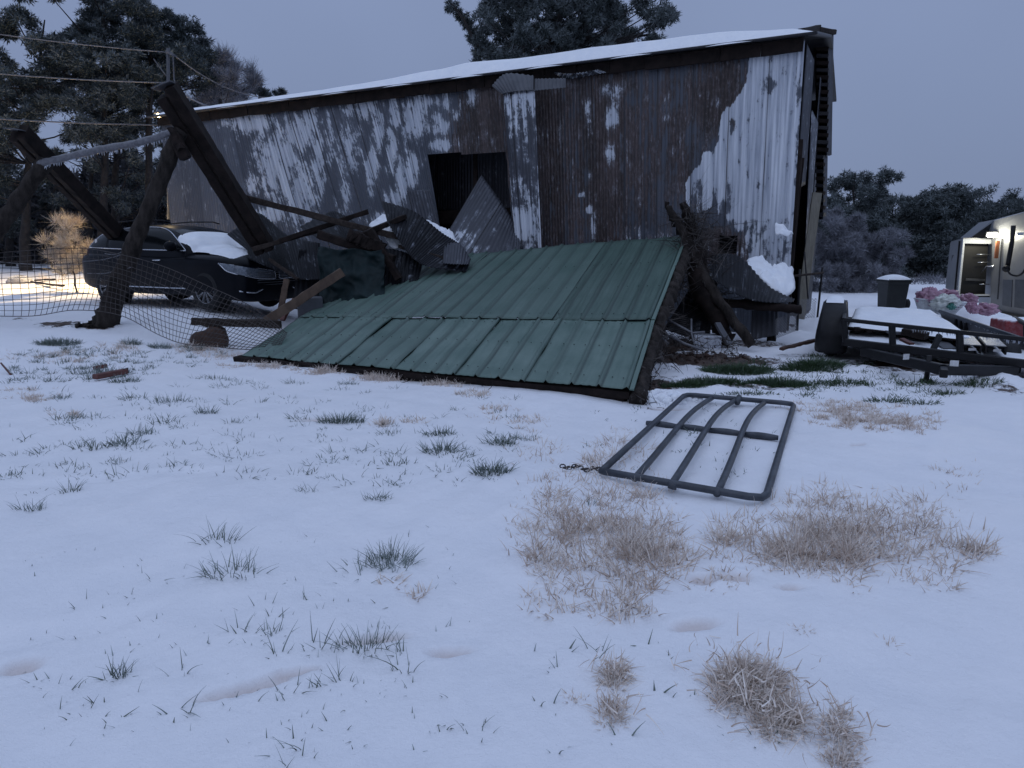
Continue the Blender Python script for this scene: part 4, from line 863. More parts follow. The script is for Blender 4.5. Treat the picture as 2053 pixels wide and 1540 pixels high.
tgt = lp + Vector((-3.8, -1.3, -4.6)); dv_ = (tgt - (lp)).normalized(); lo.rotation_euler = dv_.to_track_quat('-Z', 'Y').to_euler()
ld2 = bpy.data.lights.new('yard_lamp_glow', 'POINT'); ld2.energy = 25; ld2.color = (1, .74, .4); ld2.shadow_soft_size = .1
lo2 = bpy.data.objects.new('yard_lamp_glow', ld2); COL.objects.link(lo2); lo2.parent = lamp; lo2.location = lp - Vector((.15, 0, .22)) - Vector(lamp.location)
#@@PART4
# ------------------------------------------------------------ right side: vine post, logs, pens
m = logmb([P(1338, 415, 11.4), P(1372, 470, 11.3), P(1420, 570, 11.0), P(1508, 692, 10.5)], [.045, .075, .09, .07], 10, 30, .12, .012)
solo('leaning_post', m, M['bark'], 'crooked grey post leaning right beside the green roof with its foot in the mud', 'wooden post', smooth=True)
m = logmb([P(1368, 410, 11.6), P(1390, 480, 11.4), P(1400, 570, 11.1), P(1462, 682, 10.8)], [.05, .13, .16, .12], 12, 30, .22, .035)
logmb([P(1388, 480, 11.5), P(1352, 440, 11.5), P(1338, 405, 11.5)], [.10, .07, .03], 10, 14, .25, .03, m); logmb([P(1380, 460, 11.45), P(1378, 430, 11.4), P(1366, 408, 11.4)], [.09, .06, .015], 8, 10, .3, .03, m)
solo('vine_post', m, M['wooddark'], 'thick dark post wrapped in dead vines beside the top corner of the green roof', 'wooden post', smooth=True)
m = logmb([P(1425, 604, 11.3), P(1510, 612, 11.1), P(1606, 620, 10.9)], [.07, .075, .07], 10, 18, .08, .01)
solo('fallen_log', m, M['wooddark'], 'dark log lying level below the sagging tin near the barn corner', 'log', smooth=True)
board(1452, 612, 11.2, 1532, 598, 11.2, .10, .08, M['wood'], 'rotten board lying just above the low dark log', jit=.012)
board(1566, 700, 10.1, 1636, 682, 10.4, .07, .04, M['rustbrown'], 'brown plank lying on the snow by the trailer fender')
def stick(name, a, b, r_, mat, label, cat='post', n=8, jit=.03):
    m = MB(); m.tube([a.lerp(b, t / 8) for t in range(9)], r_, n, jit=jit); return solo(name, m, mat, label, cat, smooth=True)
q = G(1548, 684); t = empty('short_post', 'short black forked post standing below the low log', 'post', loc=q)
m = MB(); m.tube([q - Vector((.04, 0, .1)), P(1546, 616, q.y)], .05, 8, jit=.08); m.tube([q + Vector((.03, 0, -.1)), P(1553, 620, q.y)], .04, 8, jit=.08); m.build('stake', M['wooddark'], t, True)
q = G(1598, 662); stick('steel_post', q - Vector((0, 0, .1)), P(1603, 540, q.y), .028, M['black'], 'dark steel post close to the barn corner', 'fence post')
q = G(1638, 642); stick('steel_post', q - Vector((0, 0, .1)), P(1649, 536, q.y), .026, M['black'], 'dark leaning steel post standing free right of the barn corner', 'fence post')
stick('stick', P(1593, 553, 11.8), P(1651, 547, 12.0), .02, M['dry'] if False else M['wood'], 'pale twig tied between the two steel posts', 'stick', 6, .2)
stick('rod', P(1613, 505, 12.1), P(1620, 600, 11.9), .014, M['black'], 'thin black rod leaning on the plank at the barn corner', 'rod', 6)
def mesh_panel(name, c4, step, mat, label, wire=.003, parent=None):
    c4 = [Vector(c) for c in c4]; f = lambda u, v: c4[0].lerp(c4[1], u).lerp(c4[3].lerp(c4[2], u), v) + Vector((0, .03 * math.sin(u * 7) * math.sin(v * 4), 0))
    W_ = (c4[1] - c4[0]).length; H_ = (c4[3] - c4[0]).length; m = MB(); n1 = int((W_ + H_) / step)
    for k in range(n1):
        for sgn in (1, -1):
            o = k * step - (H_ if sgn > 0 else 0); pts = []
            for i in range(9):
                v = i / 8; x = (o + sgn * v * H_ ) / W_ if sgn > 0 else (o - v * H_) / W_
                if 0 <= x <= 1: pts.append(f(x, v))
            if len(pts) > 1: m.tube(pts, wire, 3, cap=False)
    return solo(name, m, mat, label, 'wire mesh')
mesh_panel('wire_mesh', [P(1602, 640, 11.3), P(1636, 636, 11.4), P(1640, 598, 11.6), P(1604, 600, 11.5)], .05, M['icewire'], 'frosted chicken wire between the two steel posts', .004)
mesh_panel('wire_mesh', [P(1553, 680, 10.7), P(1600, 662, 11.1), P(1600, 622, 11.2), P(1554, 640, 10.9)], .05, M['icewire'], 'frosted chicken wire right of the short forked post', .004)
mesh_panel('wire_mesh', [P(1322, 672, 10.0), P(1385, 690, 9.9), P(1385, 640, 10.3), P(1335, 612, 10.5)], .05, M['wire'], 'rusty wire mesh tucked under the right edge of the green roof', .003)
t = empty('pen_panel', 'bent pipe frame of a pen panel under the right edge of the green roof', 'pen panel', loc=G(1390, 700))
m = MB(); m.tube([P(1326, 634, 10.0), P(1388, 668, 9.8), P(1412, 666, 9.9)], .018, 8); m.tube([P(1318, 662, 9.8), P(1375, 690, 9.6), P(1410, 702, 9.5)], .018, 8); m.tube([P(1386, 640, 10.0), P(1386, 668, 9.8), P(1392, 692, 9.6)], .014, 8); m.tube([P(1318, 668, 9.8), P(1340, 690, 9.6)], .016, 8); m.build('pipe', M['icewire'], t, True)
q = G(1420, 698); m = MB(); m.box(q + Vector((0, .1, .10)), .42, .3, .2, rot=-.2); o = solo('ice_block', m, M['ice'], 'pale iced cage-like block on the mud beside the pen panel', 'block'); bevel(o, .02)
m = MB(); m.beam(P(1438, 648, 10.6), P(1462, 690, 10.4), .12, .03, seg=3, jit=.004); solo('board', m, M['grey'], 'pale narrow board leaning against the foot of the vine post', 'board')
# low pile of snow crumbs beside the roof corner
def lumps(px, py, n, rx, ry, r0, r1, mat, label, name, cat):
    c = G(px, py); t = empty(name, label, cat, loc=c); m = MB()
    for k in range(n):
        a = random.uniform(0, 6.28); d = random.random() ** .6; x = c.x + math.cos(a) * d * rx; y = c.y + math.sin(a) * d * ry; r_ = random.uniform(r0, r1) * (1.2 - d * .6); z = gz(x, y) + r_ * .25
        V = []; Fs = []
        for i in range(6):
            for j in range(8):
                th = math.pi * i / 5; ph = 2 * math.pi * j / 8; s_ = r_ * random.uniform(.75, 1.25); V.append(Vector((x + s_ * math.sin(th) * math.cos(ph), y + s_ * math.sin(th) * math.sin(ph), z + s_ * .8 * math.cos(th))))
        for i in range(5):
            for j in range(8): Fs.append((i * 8 + j, i * 8 + (j + 1) % 8, (i + 1) * 8 + (j + 1) % 8, (i + 1) * 8 + j))
        m.add(V, Fs)
    o = m.build('lump', mat, t, True); o['kind'] = 'stuff'; o.modifiers.new('s', 'SUBSURF').render_levels = 1; return t
lumps(1335, 800, 70, .42, .16, .02, .06, M['snow'], 'crumbly lumps of snow at the near right corner of the green roof', 'snow_lumps', 'snow lumps')
lumps(1300, 785, 40, .25, .2, .02, .06, M['dirtm'], 'clods of brown earth at the near right corner of the green roof', 'earth_clods', 'earth clods')
lumps(1400, 715, 120, .9, .45, .012, .045, M['dirtm'], 'broken muddy clods between the roof and the leaning posts', 'earth_clods', 'earth clods')
# ------------------------------------------------------------ steel gate on the snow
gt = empty('farm_gate', 'grey tube steel farm gate lying flat on the snow', 'gate', loc=G(1400, 900))
def GP(px, py, dz=.035):
    p = G(px, py, dz); return p
c1, c2, c3, c4 = [GP(*q_) + Vector((0, 0, .012)) for q_ in ((1206, 948), (1534, 1005), (1592, 812), (1374, 793))]
def rnd(a, b, c, k=.10):
    d1 = (a - b).normalized() * k; d2 = (c - b).normalized() * k; return [b + d1, b + d1 * .3 + d2 * .3 - (d1 + d2) * .06, b + d2]
pts = [c1] + [c1.lerp(c2, t) for t in (.25, .5, .75)] + rnd(c1, c2, c3) + [c2.lerp(c3, t) for t in (.3, .6)] + rnd(c2, c3, c4) + [c3.lerp(c4, t) for t in (.3, .6)] + rnd(c3, c4, c1) + [c4.lerp(c1, t) for t in (.3, .6)] + [c1]
m = MB(); m.tube(pts, .025, 12); m.build('frame', M['steel'], gt, True)
for (a, b, k) in [((1272, 960), (1428, 798), .02), ((1346, 972), (1478, 801), .05), ((1437, 990), (1532, 808), .04)]:
    A_, B_ = GP(*a, .05), GP(*b, .05); pts = [A_.lerp(B_, t / 14) + Vector((0, 0, k * math.sin(math.pi * t / 14))) + Vector((-.05 * math.sin(math.pi * (t / 14) ** 2), 0, 0)) for t in range(15)]
    m = MB(); m.tube(pts, .0245, 12); m.build('rail', M['steel'], gt, True)
A_, B_ = GP(1296, 848, .02), GP(1560, 878, .03); m = MB()
m.tube([A_.lerp(B_, t / 30) for t in range(31)], [.020 + .010 * abs(math.sin(t / 30 * 4 * math.pi)) for t in range(31)], 10); m.build('brace', M['steel'], gt, True)
m = MB()
for (a, b) in [((1347, 980), (1350, 968)), ((1478, 808), (1482, 796))]: p = GP(*a, .05); m.tube([p, GP(*b, .09)], .03, 8)
m.build('hinge', M['steel'], gt, True)
m = MB(); prev = None
for k in range(14):
    p = GP(1128 + k * 6, 938 + 3 * math.sin(k) + k * .6, .002 + .012 * math.sin(k * 1.7)); ring = [p + Vector((.020 * math.cos(a), .0 + .014 * math.sin(a) * (k % 2), .014 * math.sin(a) * (1 - k % 2) + .012)) for a in np.linspace(0, 2 * math.pi, 11)]; m.tube(ring, .005, 5, cap=False)
m.build('chain', M['wire'], gt, True)
# ------------------------------------------------------------ trailer
tr = empty('utility_trailer', 'black open utility trailer with snow on its deck', 'trailer', loc=P(1900, 720, 8.6))
LT, LBt = P(1692, 641, 9.3), P(1694, 686, 9.3); RT, RB = P(2125, 688, 7.95), P(2125, 738, 7.95)
BK = Vector((.43, .90, .02)) * 2.6
def pbeam(name, a, b, w_, d_, mat=M['black'], **k): m = MB(); m.beam(a, b, w_, d_, **k); return bevel(m.build(name, mat, tr), .004)
pbeam('front_rail', LT, RT, .05, .05, seg=10, jit=.001); pbeam('lower_rail', LBt, RB, .075, .10)
for px in (1800, 1940): a = LT.lerp(RT, (px - 1692) / 433 * 1.0); b = LBt.lerp(RB, (px - 1692) / 433 * 1.0); pbeam('rail_post', b, a, .075, .05, up=(0, 1, 0))
pbeam('rail_post', P(1866, 712, 8.75), P(1884, 672, 8.9), .07, .05, up=(0, 1, 0)); pbeam('rail_post', LBt, LT, .06, .05, up=(0, 1, 0)); pbeam('rail_post', RB, RT, .06, .05, up=(0, 1, 0))
pbeam('side_rail', LT, LT + BK, .05, .05); pbeam('side_rail', RT, RT + BK, .05, .05); pbeam('side_frame', LBt, LBt + BK, .075, .10); pbeam('side_frame', RB, RB + BK, .075, .10); pbeam('rear_rail', LBt + BK, RB + BK, .075, .10)
for k in (.35, .7, 1): pbeam('rail_post', LBt + BK * k, LT + BK * k, .05, .05, up=(1, 0, 0)); pbeam('rail_post', RB + BK * k, RT + BK * k, .05, .05, up=(1, 0, 0))
m = MB(); f4 = lambda u, v, h=0: LBt.lerp(RB, u) + BK * v + Vector((0, 0, -.02 + h))
m.quadgrid(lambda u, v: f4(.02 + .96 * u, .02 + .96 * v), 4, 4); thick(m.build('deck', M['wooddark'], tr), .03)
m = MB(); m.quadgrid(lambda u, v: f4(.02 + .96 * u, .02 + .96 * v, .035 + .018 * float(vn(u * 5, v * 5, 2)) + .03 * math.exp(-((u - .2) / .15) ** 2)), 40, 40); m.build('snow_cover', M['snow'], tr, True)
# crossbeam and tongue
tg = P(1890, 741, 7.75)
for e, u_ in ((LBt.lerp(RB, .10), 0), (LBt.lerp(RB, .82), 1)):
    pbeam('tongue_beam', e - Vector((0, 0, .10)), tg, .09, .12)
pbeam('coupler', tg + Vector((.06, .1, 0)), tg + Vector((-.12, -.22, -.01)), .08, .09)
m = MB(); q = tg + Vector((-.02, .25, 0)); m.tube([q + Vector((0, 0, .12)), Vector((q.x, q.y, gz(q.x, q.y) - .02))], .028, 10); m.tube([Vector((q.x, q.y, gz(q.x, q.y) + .0)), Vector((q.x, q.y, gz(q.x, q.y) + .03))], .07, 10); m.build('jack', M['black'], tr, True)
for (a, b) in (((1806, 708), (1824, 722)), ((1903, 720), (1919, 736))):
    m = MB(); c = P((a[0] + b[0]) / 2, (a[1] + b[1]) / 2, 8.05 if a[0] < 1850 else 7.7); m.box(c - Vector((0, .02, 0)), .085, .006, .065, rot=.3 if a[0] < 1850 else -.35); m.build('sticker', M['plate'], tr)
m = MB()
for k in range(160):
    t_ = random.random(); which = random.random()
    if which < .5: p = LT.lerp(RT, .35 + .65 * t_) - Vector((0, 0, .025))
    else: p = (LBt.lerp(RB, .82) - Vector((0, 0, .10))).lerp(tg, t_) - Vector((0, 0, .06))
    m.tube([p, p - Vector((0, 0, random.uniform(.01, .05)))], [.006, .001], 4)
m.build('icicle', M['ice'], tr, True)['kind'] = 'stuff'
# wheels with fenders
def twheel(c, side, fl=True):
    R0 = .32; m = MB(); n = 36; ax = Vector((.9, -.43, 0)); bk = Vector((.43, .9, 0)); prof = [(.17, .06), (.27, .10), (.31, .085), (.32, .04), (.32, -.04), (.31, -.085), (.27, -.10), (.17, -.06)]
    V = []; Fs = []
    for r_, y_ in prof:
        for k in range(n): a = 2 * math.pi * k / n; V.append(c + ax * y_ + bk * (r_ * math.cos(a)) + Vector((0, 0, r_ * math.sin(a))))
    for i in range(len(prof) - 1):
        for k in range(n): Fs.append((i * n + k, i * n + (k + 1) % n, (i + 1) * n + (k + 1) % n, (i + 1) * n + k))
    m.add(V, Fs); o = m.build('wheel', M['tyre'], tr, True)
    m = MB(); m.tube([c - ax * .05, c + ax * .05], .175, 20); m.build('rim', M['rvtrim'], o, True)
    if not fl: return
    R1 = .50; m = MB(); prof = [(-.15, .0), (-.15, R1 - .02), (-.13, R1), (.13, R1), (.15, R1 - .02), (.15, R1 - .10)]
    n = 20; V = []; Fs = []
    for k in range(n + 1):
        a = math.radians(-28 + 236 * k / n); d = bk * (-math.cos(a)) + Vector((0, 0, math.sin(a)))
        wk = 1 + .30 * (1 - max(0, math.sin(a)))
        for (y_, r_) in [(-.165, R1 - .12), (-.155, R1 - .05), (-.115, R1 - .008), (.115, R1 - .008), (.155, R1 - .05), (.165, R1 - .12)]: V.append(c + ax * y_ * wk + d * r_ * (1 if abs(math.cos(a)) < .7 else 1.02))
    for k in range(n):
        for j in range(5): Fs.append((k * 6 + j, k * 6 + j + 1, (k + 1) * 6 + j + 1, (k + 1) * 6 + j))
    m.add(V, Fs); fo = thick(m.build('fender', M['black'], tr, True), .006)
    m = MB(); V = []; Fs = []; n = 14
    for k in range(n + 1):
        t_ = k / n; a = math.radians(66 + 44 * t_); d = bk * (-math.cos(a)) + Vector((0, 0, math.sin(a)))
        for j in range(7):
            y_ = -.115 + .23 * j / 6; e = math.sin(math.pi * t_) * (1 - (abs(y_) / .12) ** 4); V.append(c + ax * y_ + d * (R1 + .002 + .05 * e))
    for k in range(n):
        for j in range(6): Fs.append((k * 7 + j, k * 7 + j + 1, (k + 1) * 7 + j + 1, (k + 1) * 7 + j))
    m.add(V, Fs); m.build('snow', M['snow'], fo, True)
wl = P(1669, 668, 10.2); twheel(wl, -1); wr2 = P(2020, 735, 9.0); twheel(wr2, 1, False)
# load on the trailer
def hull(name, c8, mat, label, cat, bv=.008):
    m = MB(); m.add(c8, [(0, 1, 2, 3), (4, 7, 6, 5), (0, 4, 5, 1), (1, 5, 6, 2), (2, 6, 7, 3), (3, 7, 4, 0)]); o = solo(name, m, mat, label, cat); bevel(o, bv); return o
bt = empty('snow_covered_board', 'wide board across the trailer rails under a smooth sheet of snow', 'board', loc=P(1800, 630, 11.3))
bl = [P(1700, 650, 9.9), P(1952, 676, 9.0), P(1936, 640, 11.0), P(1848, 621, 12.0), P(1712, 616, 12.2)]
def bq(u, v):
    a = P(1700, 652, 9.75).lerp(P(1958, 682, 8.95), u); b = P(1716, 617, 12.2).lerp(P(1868, 622, 11.9), u)
    p = a.lerp(b, v); return p
m = MB(); m.quadgrid(lambda u, v: bq(u, v) - Vector((0, 0, .03)), 10, 10); thick(m.build('board', M['wooddark'], bt), .02)
m = MB(); m.quadgrid(lambda u, v: bq(.005 + .99 * u, .01 + .985 * v) + Vector((0, 0, -.02 + .065 * (min(1, min(u, 1 - u, v, 1 - v) * 14) ** .5) * (1 + .25 * float(vn(u * 4, v * 3, 5))))), 60, 40); m.build('snow_cover', M['snow'], bt, True)
def prism(a, b, w_, h_, mat, label, name='board', cat='board'): m = MB(); m.beam(a, b, w_, h_, seg=4, jit=.003); o = solo(name, m, mat, label, cat); return o
prism(P(1700, 655, 10.0), P(1722, 660, 9.7), .12, .06, M['wooddark'], 'short dark board end in the trailer next to the fender')
prism(P(1722, 650, 10.2), P(1744, 664, 9.6), .08, .05, M['wooddark'], 'dark stick slanting under the snowy board in the trailer')
prism(P(1812, 664, 9.3), P(1858, 674, 9.1), .22, .09, M['wooddark'], 'dark flat box lying on the trailer deck', 'box', 'box')
prism(P(1808, 680, 9.0), P(1828, 690, 8.8), .07, .03, M['redwood'], 'red brown strip on the trailer deck')
prism(P(1760, 656, 9.9), P(1800, 668, 9.4), .2, .03, M['grey'], 'frosted grey plank on the trailer deck', 'plank', 'plank')
prism(P(1852, 662, 9.7), P(1905, 700, 8.9), .16, .02, M['grey'], 'smooth grey strip lying on the trailer deck', 'plank', 'plank')
def ramp(a, b, label):
    t = empty('loading_ramp', label, 'ramp', 'loading ramps on the trailer', loc=a.lerp(b, .5)); m = MB(); m.beam(a, b, .20, .012); m.build('tread', M['diamond'], t)
    d = (b - a).normalized(); r_ = d.cross(Vector((0, 0, 1))).normalized()
    for s in (-1, 1): m = MB(); m.beam(a + r_ * .1 * s - Vector((0, 0, .05)), b + r_ * .1 * s - Vector((0, 0, .05)), .02, .10); m.build('side', M['black'], t)
    m = MB(); m.box(b + Vector((0, -.02, -.05)), .09, .006, .03); m.build('sticker', M['plate'], t)
ramp(P(1926, 664, 9.7), P(1948, 692, 8.5), 'left tread plate loading ramp behind the trailer rail post'); ramp(P(1972, 668, 9.6), P(1998, 694, 8.4), 'right tread plate loading ramp on the trailer')
t = empty('side_panel', 'long grey slanted steel panel with black slots across the trailer', 'steel panel', loc=P(1990, 660, 9.6)); pa, pb = P(1884, 624, 11.0), P(2120, 704, 8.4)
m = MB(); m.beam(pa, pb, .04, .05); m.beam(pa + Vector((.05, -.1, -.22)), pb + Vector((.05, -.1, -.22)), .03, .04); m.build('rim', M['steel'], t)
m = MB(); m.quadgrid(lambda u, v: pa.lerp(pb, u) + Vector((.05, -.1, -.22)) * v, 2, 2); thick(m.build('plate', M['grey'], t), .01)
for k in range(3): m = MB(); p = pa.lerp(pb, .16 + .05 * k) + Vector((0, -.05, -.10)); m.box(p, .05, .03, .12); m.build('slot', M['black'], t)
m = MB()
for k in range(90): p = pa.lerp(pb, .2 + .8 * random.random()) - Vector((0, .03, .02)); m.tube([p, p - Vector((0, 0, random.uniform(.01, .04)))], [.006, .001], 4)
m.build('icicle', M['ice'], t)['kind'] = 'stuff'
# red box at the right edge
rb = P(2062, 672, 10.0); t = empty('red_chest', 'red metal chest at the right edge behind the trailer', 'chest', loc=rb)
m = MB(); m.box(rb + Vector((.12, .1, 0)), .95, .45, .42, rot=-.15); bevel(m.build('chest', M['red'], t), .02); m = MB(); m.quadgrid(lambda u, v: rb + Vector((.12 + (u - .5) * .9 + .03, .1 + (v - .5) * .42 - (u - .5) * .12, .205 + .04 * math.sin(math.pi * u) ** .4 * math.sin(math.pi * v) ** .4)), 12, 8); m.build('snow', M['snow'], t, True)
# ------------------------------------------------------------ wheeled bin
bp = G(1786, 618); bn = empty('wheeled_bin', 'dark wheeled rubbish bin with a cap of snow', 'bin', loc=bp); H = (P(1786, 556, bp.y).z - bp.z)
def frus(z0, z1, w0, d0, w1, d1): return [bp + Vector((s * w_ / 2, t_ * d_ / 2, z)) for z, w_, d_ in ((z0, w0, d0), (z1, w1, d1)) for s, t_ in ((-1, -1), (1, -1), (1, 1), (-1, 1))]
m = MB(); m.add(frus(0, H * .90, .56, .56, .64, .68), [(3, 2, 1, 0), (4, 5, 6, 7), (0, 1, 5, 4), (1, 2, 6, 5), (2, 3, 7, 6), (3, 0, 4, 7)]); bevel(m.build('body', M['plastic'], bn), .04, 3)
m = MB(); m.add(frus(H * .80, H * .90, .68, .72, .70, .74), [(3, 2, 1, 0), (4, 5, 6, 7), (0, 1, 5, 4), (1, 2, 6, 5), (2, 3, 7, 6), (3, 0, 4, 7)]); bevel(m.build('rim', M['plastic'], bn), .02, 2)
m = MB(); m.add(frus(H * .90, H * .955, .76, .80, .66, .7), [(3, 2, 1, 0), (4, 5, 6, 7), (0, 1, 5, 4), (1, 2, 6, 5), (2, 3, 7, 6), (3, 0, 4, 7)]); lid = bevel(m.build('lid', M['plastic'], bn), .02, 2)
m = MB(); m.quadgrid(lambda u, v: bp + Vector(((u - .5) * .72, (v - .5) * .74, H * .93 + .15 * max(0, math.sin(math.pi * u) * math.sin(math.pi * v)) ** .45)), 20, 20); m.build('snow_cap', M['snow'], lid, True)
m = MB(); m.tube([bp + Vector((.36, .0, .13)), bp + Vector((.50, .0, .13))], .15, 20); m.build('wheel', M['tyre'], bn, True)
m = MB(); m.tube([bp + Vector((.42, -.15, H * .86)), bp + Vector((.52, -.1, H * .88)), bp + Vector((.52, .1, H * .88)), bp + Vector((.42, .15, H * .86))], .02, 8); m.build('handle', M['plastic'], bn, True)
# ------------------------------------------------------------ laundry baskets and pink bags on a snowy mound
def bag(px, py, Y, rx, rz, mat, label, seed, name='bag', cat='bag', top=1.):
    c = P(px, py, Y); V = []; Fs = []; nu, nv = 44, 26; t = seed
    for i in range(nv + 1):
        for j in range(nu):
            th = math.pi * i / nv; ph = 2 * math.pi * j / nu; nv_ = (2.2 * math.sin(th) * math.cos(ph) + t * 3, 2.2 * math.sin(th) * math.sin(ph), 2.2 * math.cos(th)); k = 1 + .42 * noise.noise(nv_) + .30 * (.5 - abs(noise.noise((nv_[0] * 2, nv_[1] * 2, nv_[2] * 2))) * 2) * .8 + .10 * noise.noise((nv_[0] * 5, nv_[1] * 5, nv_[2] * 5)); V.append(c + Vector((rx * k * math.sin(th) * math.cos(ph), rx * k * math.sin(th) * math.sin(ph), rz * k * math.cos(th) * (top if th < 1.57 else 1) + .15 * rz * math.sin(ph + t) * math.sin(th))))
    for i in range(nv):
        for j in range(nu): Fs.append((i * nu + j, i * nu + (j + 1) % nu, (i + 1) * nu + (j + 1) % nu, (i + 1) * nu + j))
    m = MB(); m.add(V, Fs); return solo(name, m, mat, label, cat, None, True)
YB = 13.6
lmp = [P(1838, 622, YB), P(2010, 640, YB - 1)]
m = MB(); mc = P(1935, 632, YB + .3)
m.quadgrid(lambda u, v: Vector((mc.x + (u - .5) * 2.6, mc.y + (v - .5) * 1.8, gz(mc.x, mc.y) - .08 + (mc.z - gz(mc.x, mc.y) + .30) * (math.sin(math.pi * u) * math.sin(math.pi * v)) ** .7 * (1 + .12 * math.sin(u * 12 + v * 5)))), 50, 36)
solo('snow_mound', m, M['snow'], 'mound of snow under the pink bags beside the caravan', 'snow mound', smooth=True)
def basket(px, py, Y, w0, w1, h, label, rot=0, tilt=0):
    b = P(px, py, Y); t = empty('laundry_basket', label, 'laundry basket', loc=b); m = MB(); n = 44
    for r_ in (0, .16, .33, .5, .67, .84, 1):
        w_ = w0 + (w1 - w0) * r_; pts = []
        for a in np.linspace(0, 2 * math.pi, 33): ca, sa = math.cos(a), math.sin(a); k = (abs(ca) ** 4 + abs(sa) ** 4) ** -.25; pts.append(b + Vector((w_ * ca * k * .5 + tilt * h * r_, w_ * .36 * sa * k, h * r_)))
        m.tube(pts, .016 if r_ in (0, 1) else .009, 5, cap=False)
    m.build('rim', M['white'], t, True); m = MB()
    for a in np.linspace(0, 2 * math.pi, n + 1)[:-1]:
        ca, sa = math.cos(a), math.sin(a); k = (abs(ca) ** 4 + abs(sa) ** 4) ** -.25; m.beam(b + Vector((w0 * ca * k * .5, w0 * .36 * sa * k, 0)), b + Vector((w1 * ca * k * .5 + tilt * h, w1 * .36 * sa * k, h)), .022, .006)
    m.build('slat', M['white'], t)
basket(1857, 621, YB - .6, .26, .40, .20, 'white perforated laundry basket holding a pink bag'); basket(1892, 628, YB - 1.0, .34, .52, .20, 'white laundry basket with clear and green bags', tilt=.3)
bag(1862, 596, YB - .6, .20, .16, M['pink'], 'tall pink bag piled on the left laundry basket', 1); bag(1897, 592, YB - .5, .20, .10, M['pink'], 'flatter pink bag behind the second laundry basket', 2)
bag(1896, 607, YB - 1.1, .20, .13, M['bagwhite'], 'crumpled clear bag on the second laundry basket', 3); bag(1908, 614, YB - 1.25, .07, .06, M['bagteal'], 'small teal cloth poking out of the clear bag', 4, 'cloth', 'cloth')
bag(1943, 600, YB - .4, .14, .10, M['pink'], 'round pink bag in the middle of the snow mound', 5); bag(1950, 617, YB - .9, .10, .10, M['pink'], 'small faded pink bag below the round one on the mound', 6); bag(1978, 620, YB - .8, .17, .10, M['pink'], 'purple pink bag at the right of the snow mound', 7); bag(1920, 613, YB - 1.0, .07, .07, M['pink'], 'tiny pink scrap beside the clear bag', 8)
# ------------------------------------------------------------ caravan
rv = empty('caravan', 'pale grey caravan with an open dark slide-out bay and a bright outside light', 'caravan', loc=G(2020, 640))
def panel(name, pts, mat, t=.05, parent=rv): m = MB(); m.add(pts, [tuple(range(len(pts)))]); return thick(m.build(name, mat, parent), t, 0)
def boxp(name, f, depth, mat, parent=rv):   # solid from a front outline pushed back by a vector
    n = len(f); m = MB(); m.add([Vector(p) for p in f] + [Vector(p) + depth for p in f], [tuple(range(n)), tuple(range(2 * n - 1, n - 1, -1))] + [(i, n + i, n + (i + 1) % n, (i + 1) % n) for i in range(n)]); return m.build(name, mat, parent)
dpt = Vector((.9, 2.2, 0))
ml = [P(1986, 622, 17.6), P(2230, 668, 14.0), P(2230, 380, 14.0), P(2060, 424, 16.5), P(1994, 442, 17.6), P(1990, 460, 17.6)]
boxp('body', ml, Vector((1.2, 2.3, 0)), M['rv'])
boxp('nose', [P(1947, 476, 18.6), P(1990, 476, 18.2), P(1994, 443, 17.9), P(1990, 441, 18.1)], Vector((1.1, 2.2, 0)), M['rvtrim'])
fl, fr, fbr, fbl = P(1931, 479, 18.0), P(1992, 480, 17.8), P(1984, 594, 17.8), P(1920, 594, 18.0)
sl = empty('slide', '', '', loc=(0, 0, 0)); bpy.data.objects.remove(sl)
lb1, lb2 = P(1907, 486, 19.8), P(1897, 577, 19.8)
panel('slide_side', [fl, fbl, lb2, lb1], M['rv'], .04); panel('slide_roof', [fl, fr, P(1985, 484, 19.6), lb1], M['rv'], .05)
panel('slide_shade_panel', [fl + Vector((.05, .25, -.05)), fr + Vector((.04, .25, -.05)), fbr + Vector((.04, .25, 0)), fbl + Vector((.05, .25, 0))], M['rvdark'], .03); panel('slide_floor', [fbl, fbr, fbr + Vector((.04, .25, .02)), fbl + Vector((.05, .25, .02))], M['rvdark'], .05)  # near-black panel set shallow, standing for the unlit inside of the bay
m = MB(); m.beam(fl + Vector((0, -.02, -.06)), fr + Vector((0, -.02, -.06)), .05, .11); m.beam(fl + Vector((0, -.03, 0)), fbl + Vector((0, -.03, 0)), .05, .04); m.beam(fbl + Vector((0, -.03, .03)), fbr + Vector((0, -.03, .03)), .05, .04); m.build('slide_trim', M['white'], rv)
m = MB()
for (a, b, yy) in ((1958, 1985, 510), (1960, 1985, 526), (1963, 1986, 570)): m.tube([P(a, yy, 17.95), P(b, yy, 17.9)], .012, 6)
m.tube([P(1968, 545, 17.9), P(1978, 534, 17.7), P(1992, 534, 17.5)], .018, 6); m.build('bay_rail', M['chrome'], rv, True)
m = MB(); m.beam(P(1936, 560, 18.1), P(1975, 562, 18.0), .02, .06); m.build('bay_shelf', M['rvtrim'], rv)
m = MB(); m.quadgrid(lambda u, v: P(1911, 512, 19.3).lerp(P(1920, 510, 18.7), u).lerp(P(1909, 543, 19.3).lerp(P(1919, 544, 18.7), u), v) - Vector((.04, .02, 0)), 2, 2); thick(m.build('vent_window', M['rvdark'], rv), .02)
m = MB(); m.beam(P(2001, 483, 17.2), P(1997, 518, 17.2), .09, .03); bevel(m.build('marker_lamp', M['amber'], rv), .01)
m = MB(); m.beam(P(2009, 478, 17.2), P(2000, 600, 17.2), .03, .02); m.build('door_frame', M['rvtrim'], rv); m = MB(); m.beam(P(2060, 470, 16.3), P(2052, 610, 16.3), .03, .02); m.build('door_frame', M['rvtrim'], rv)
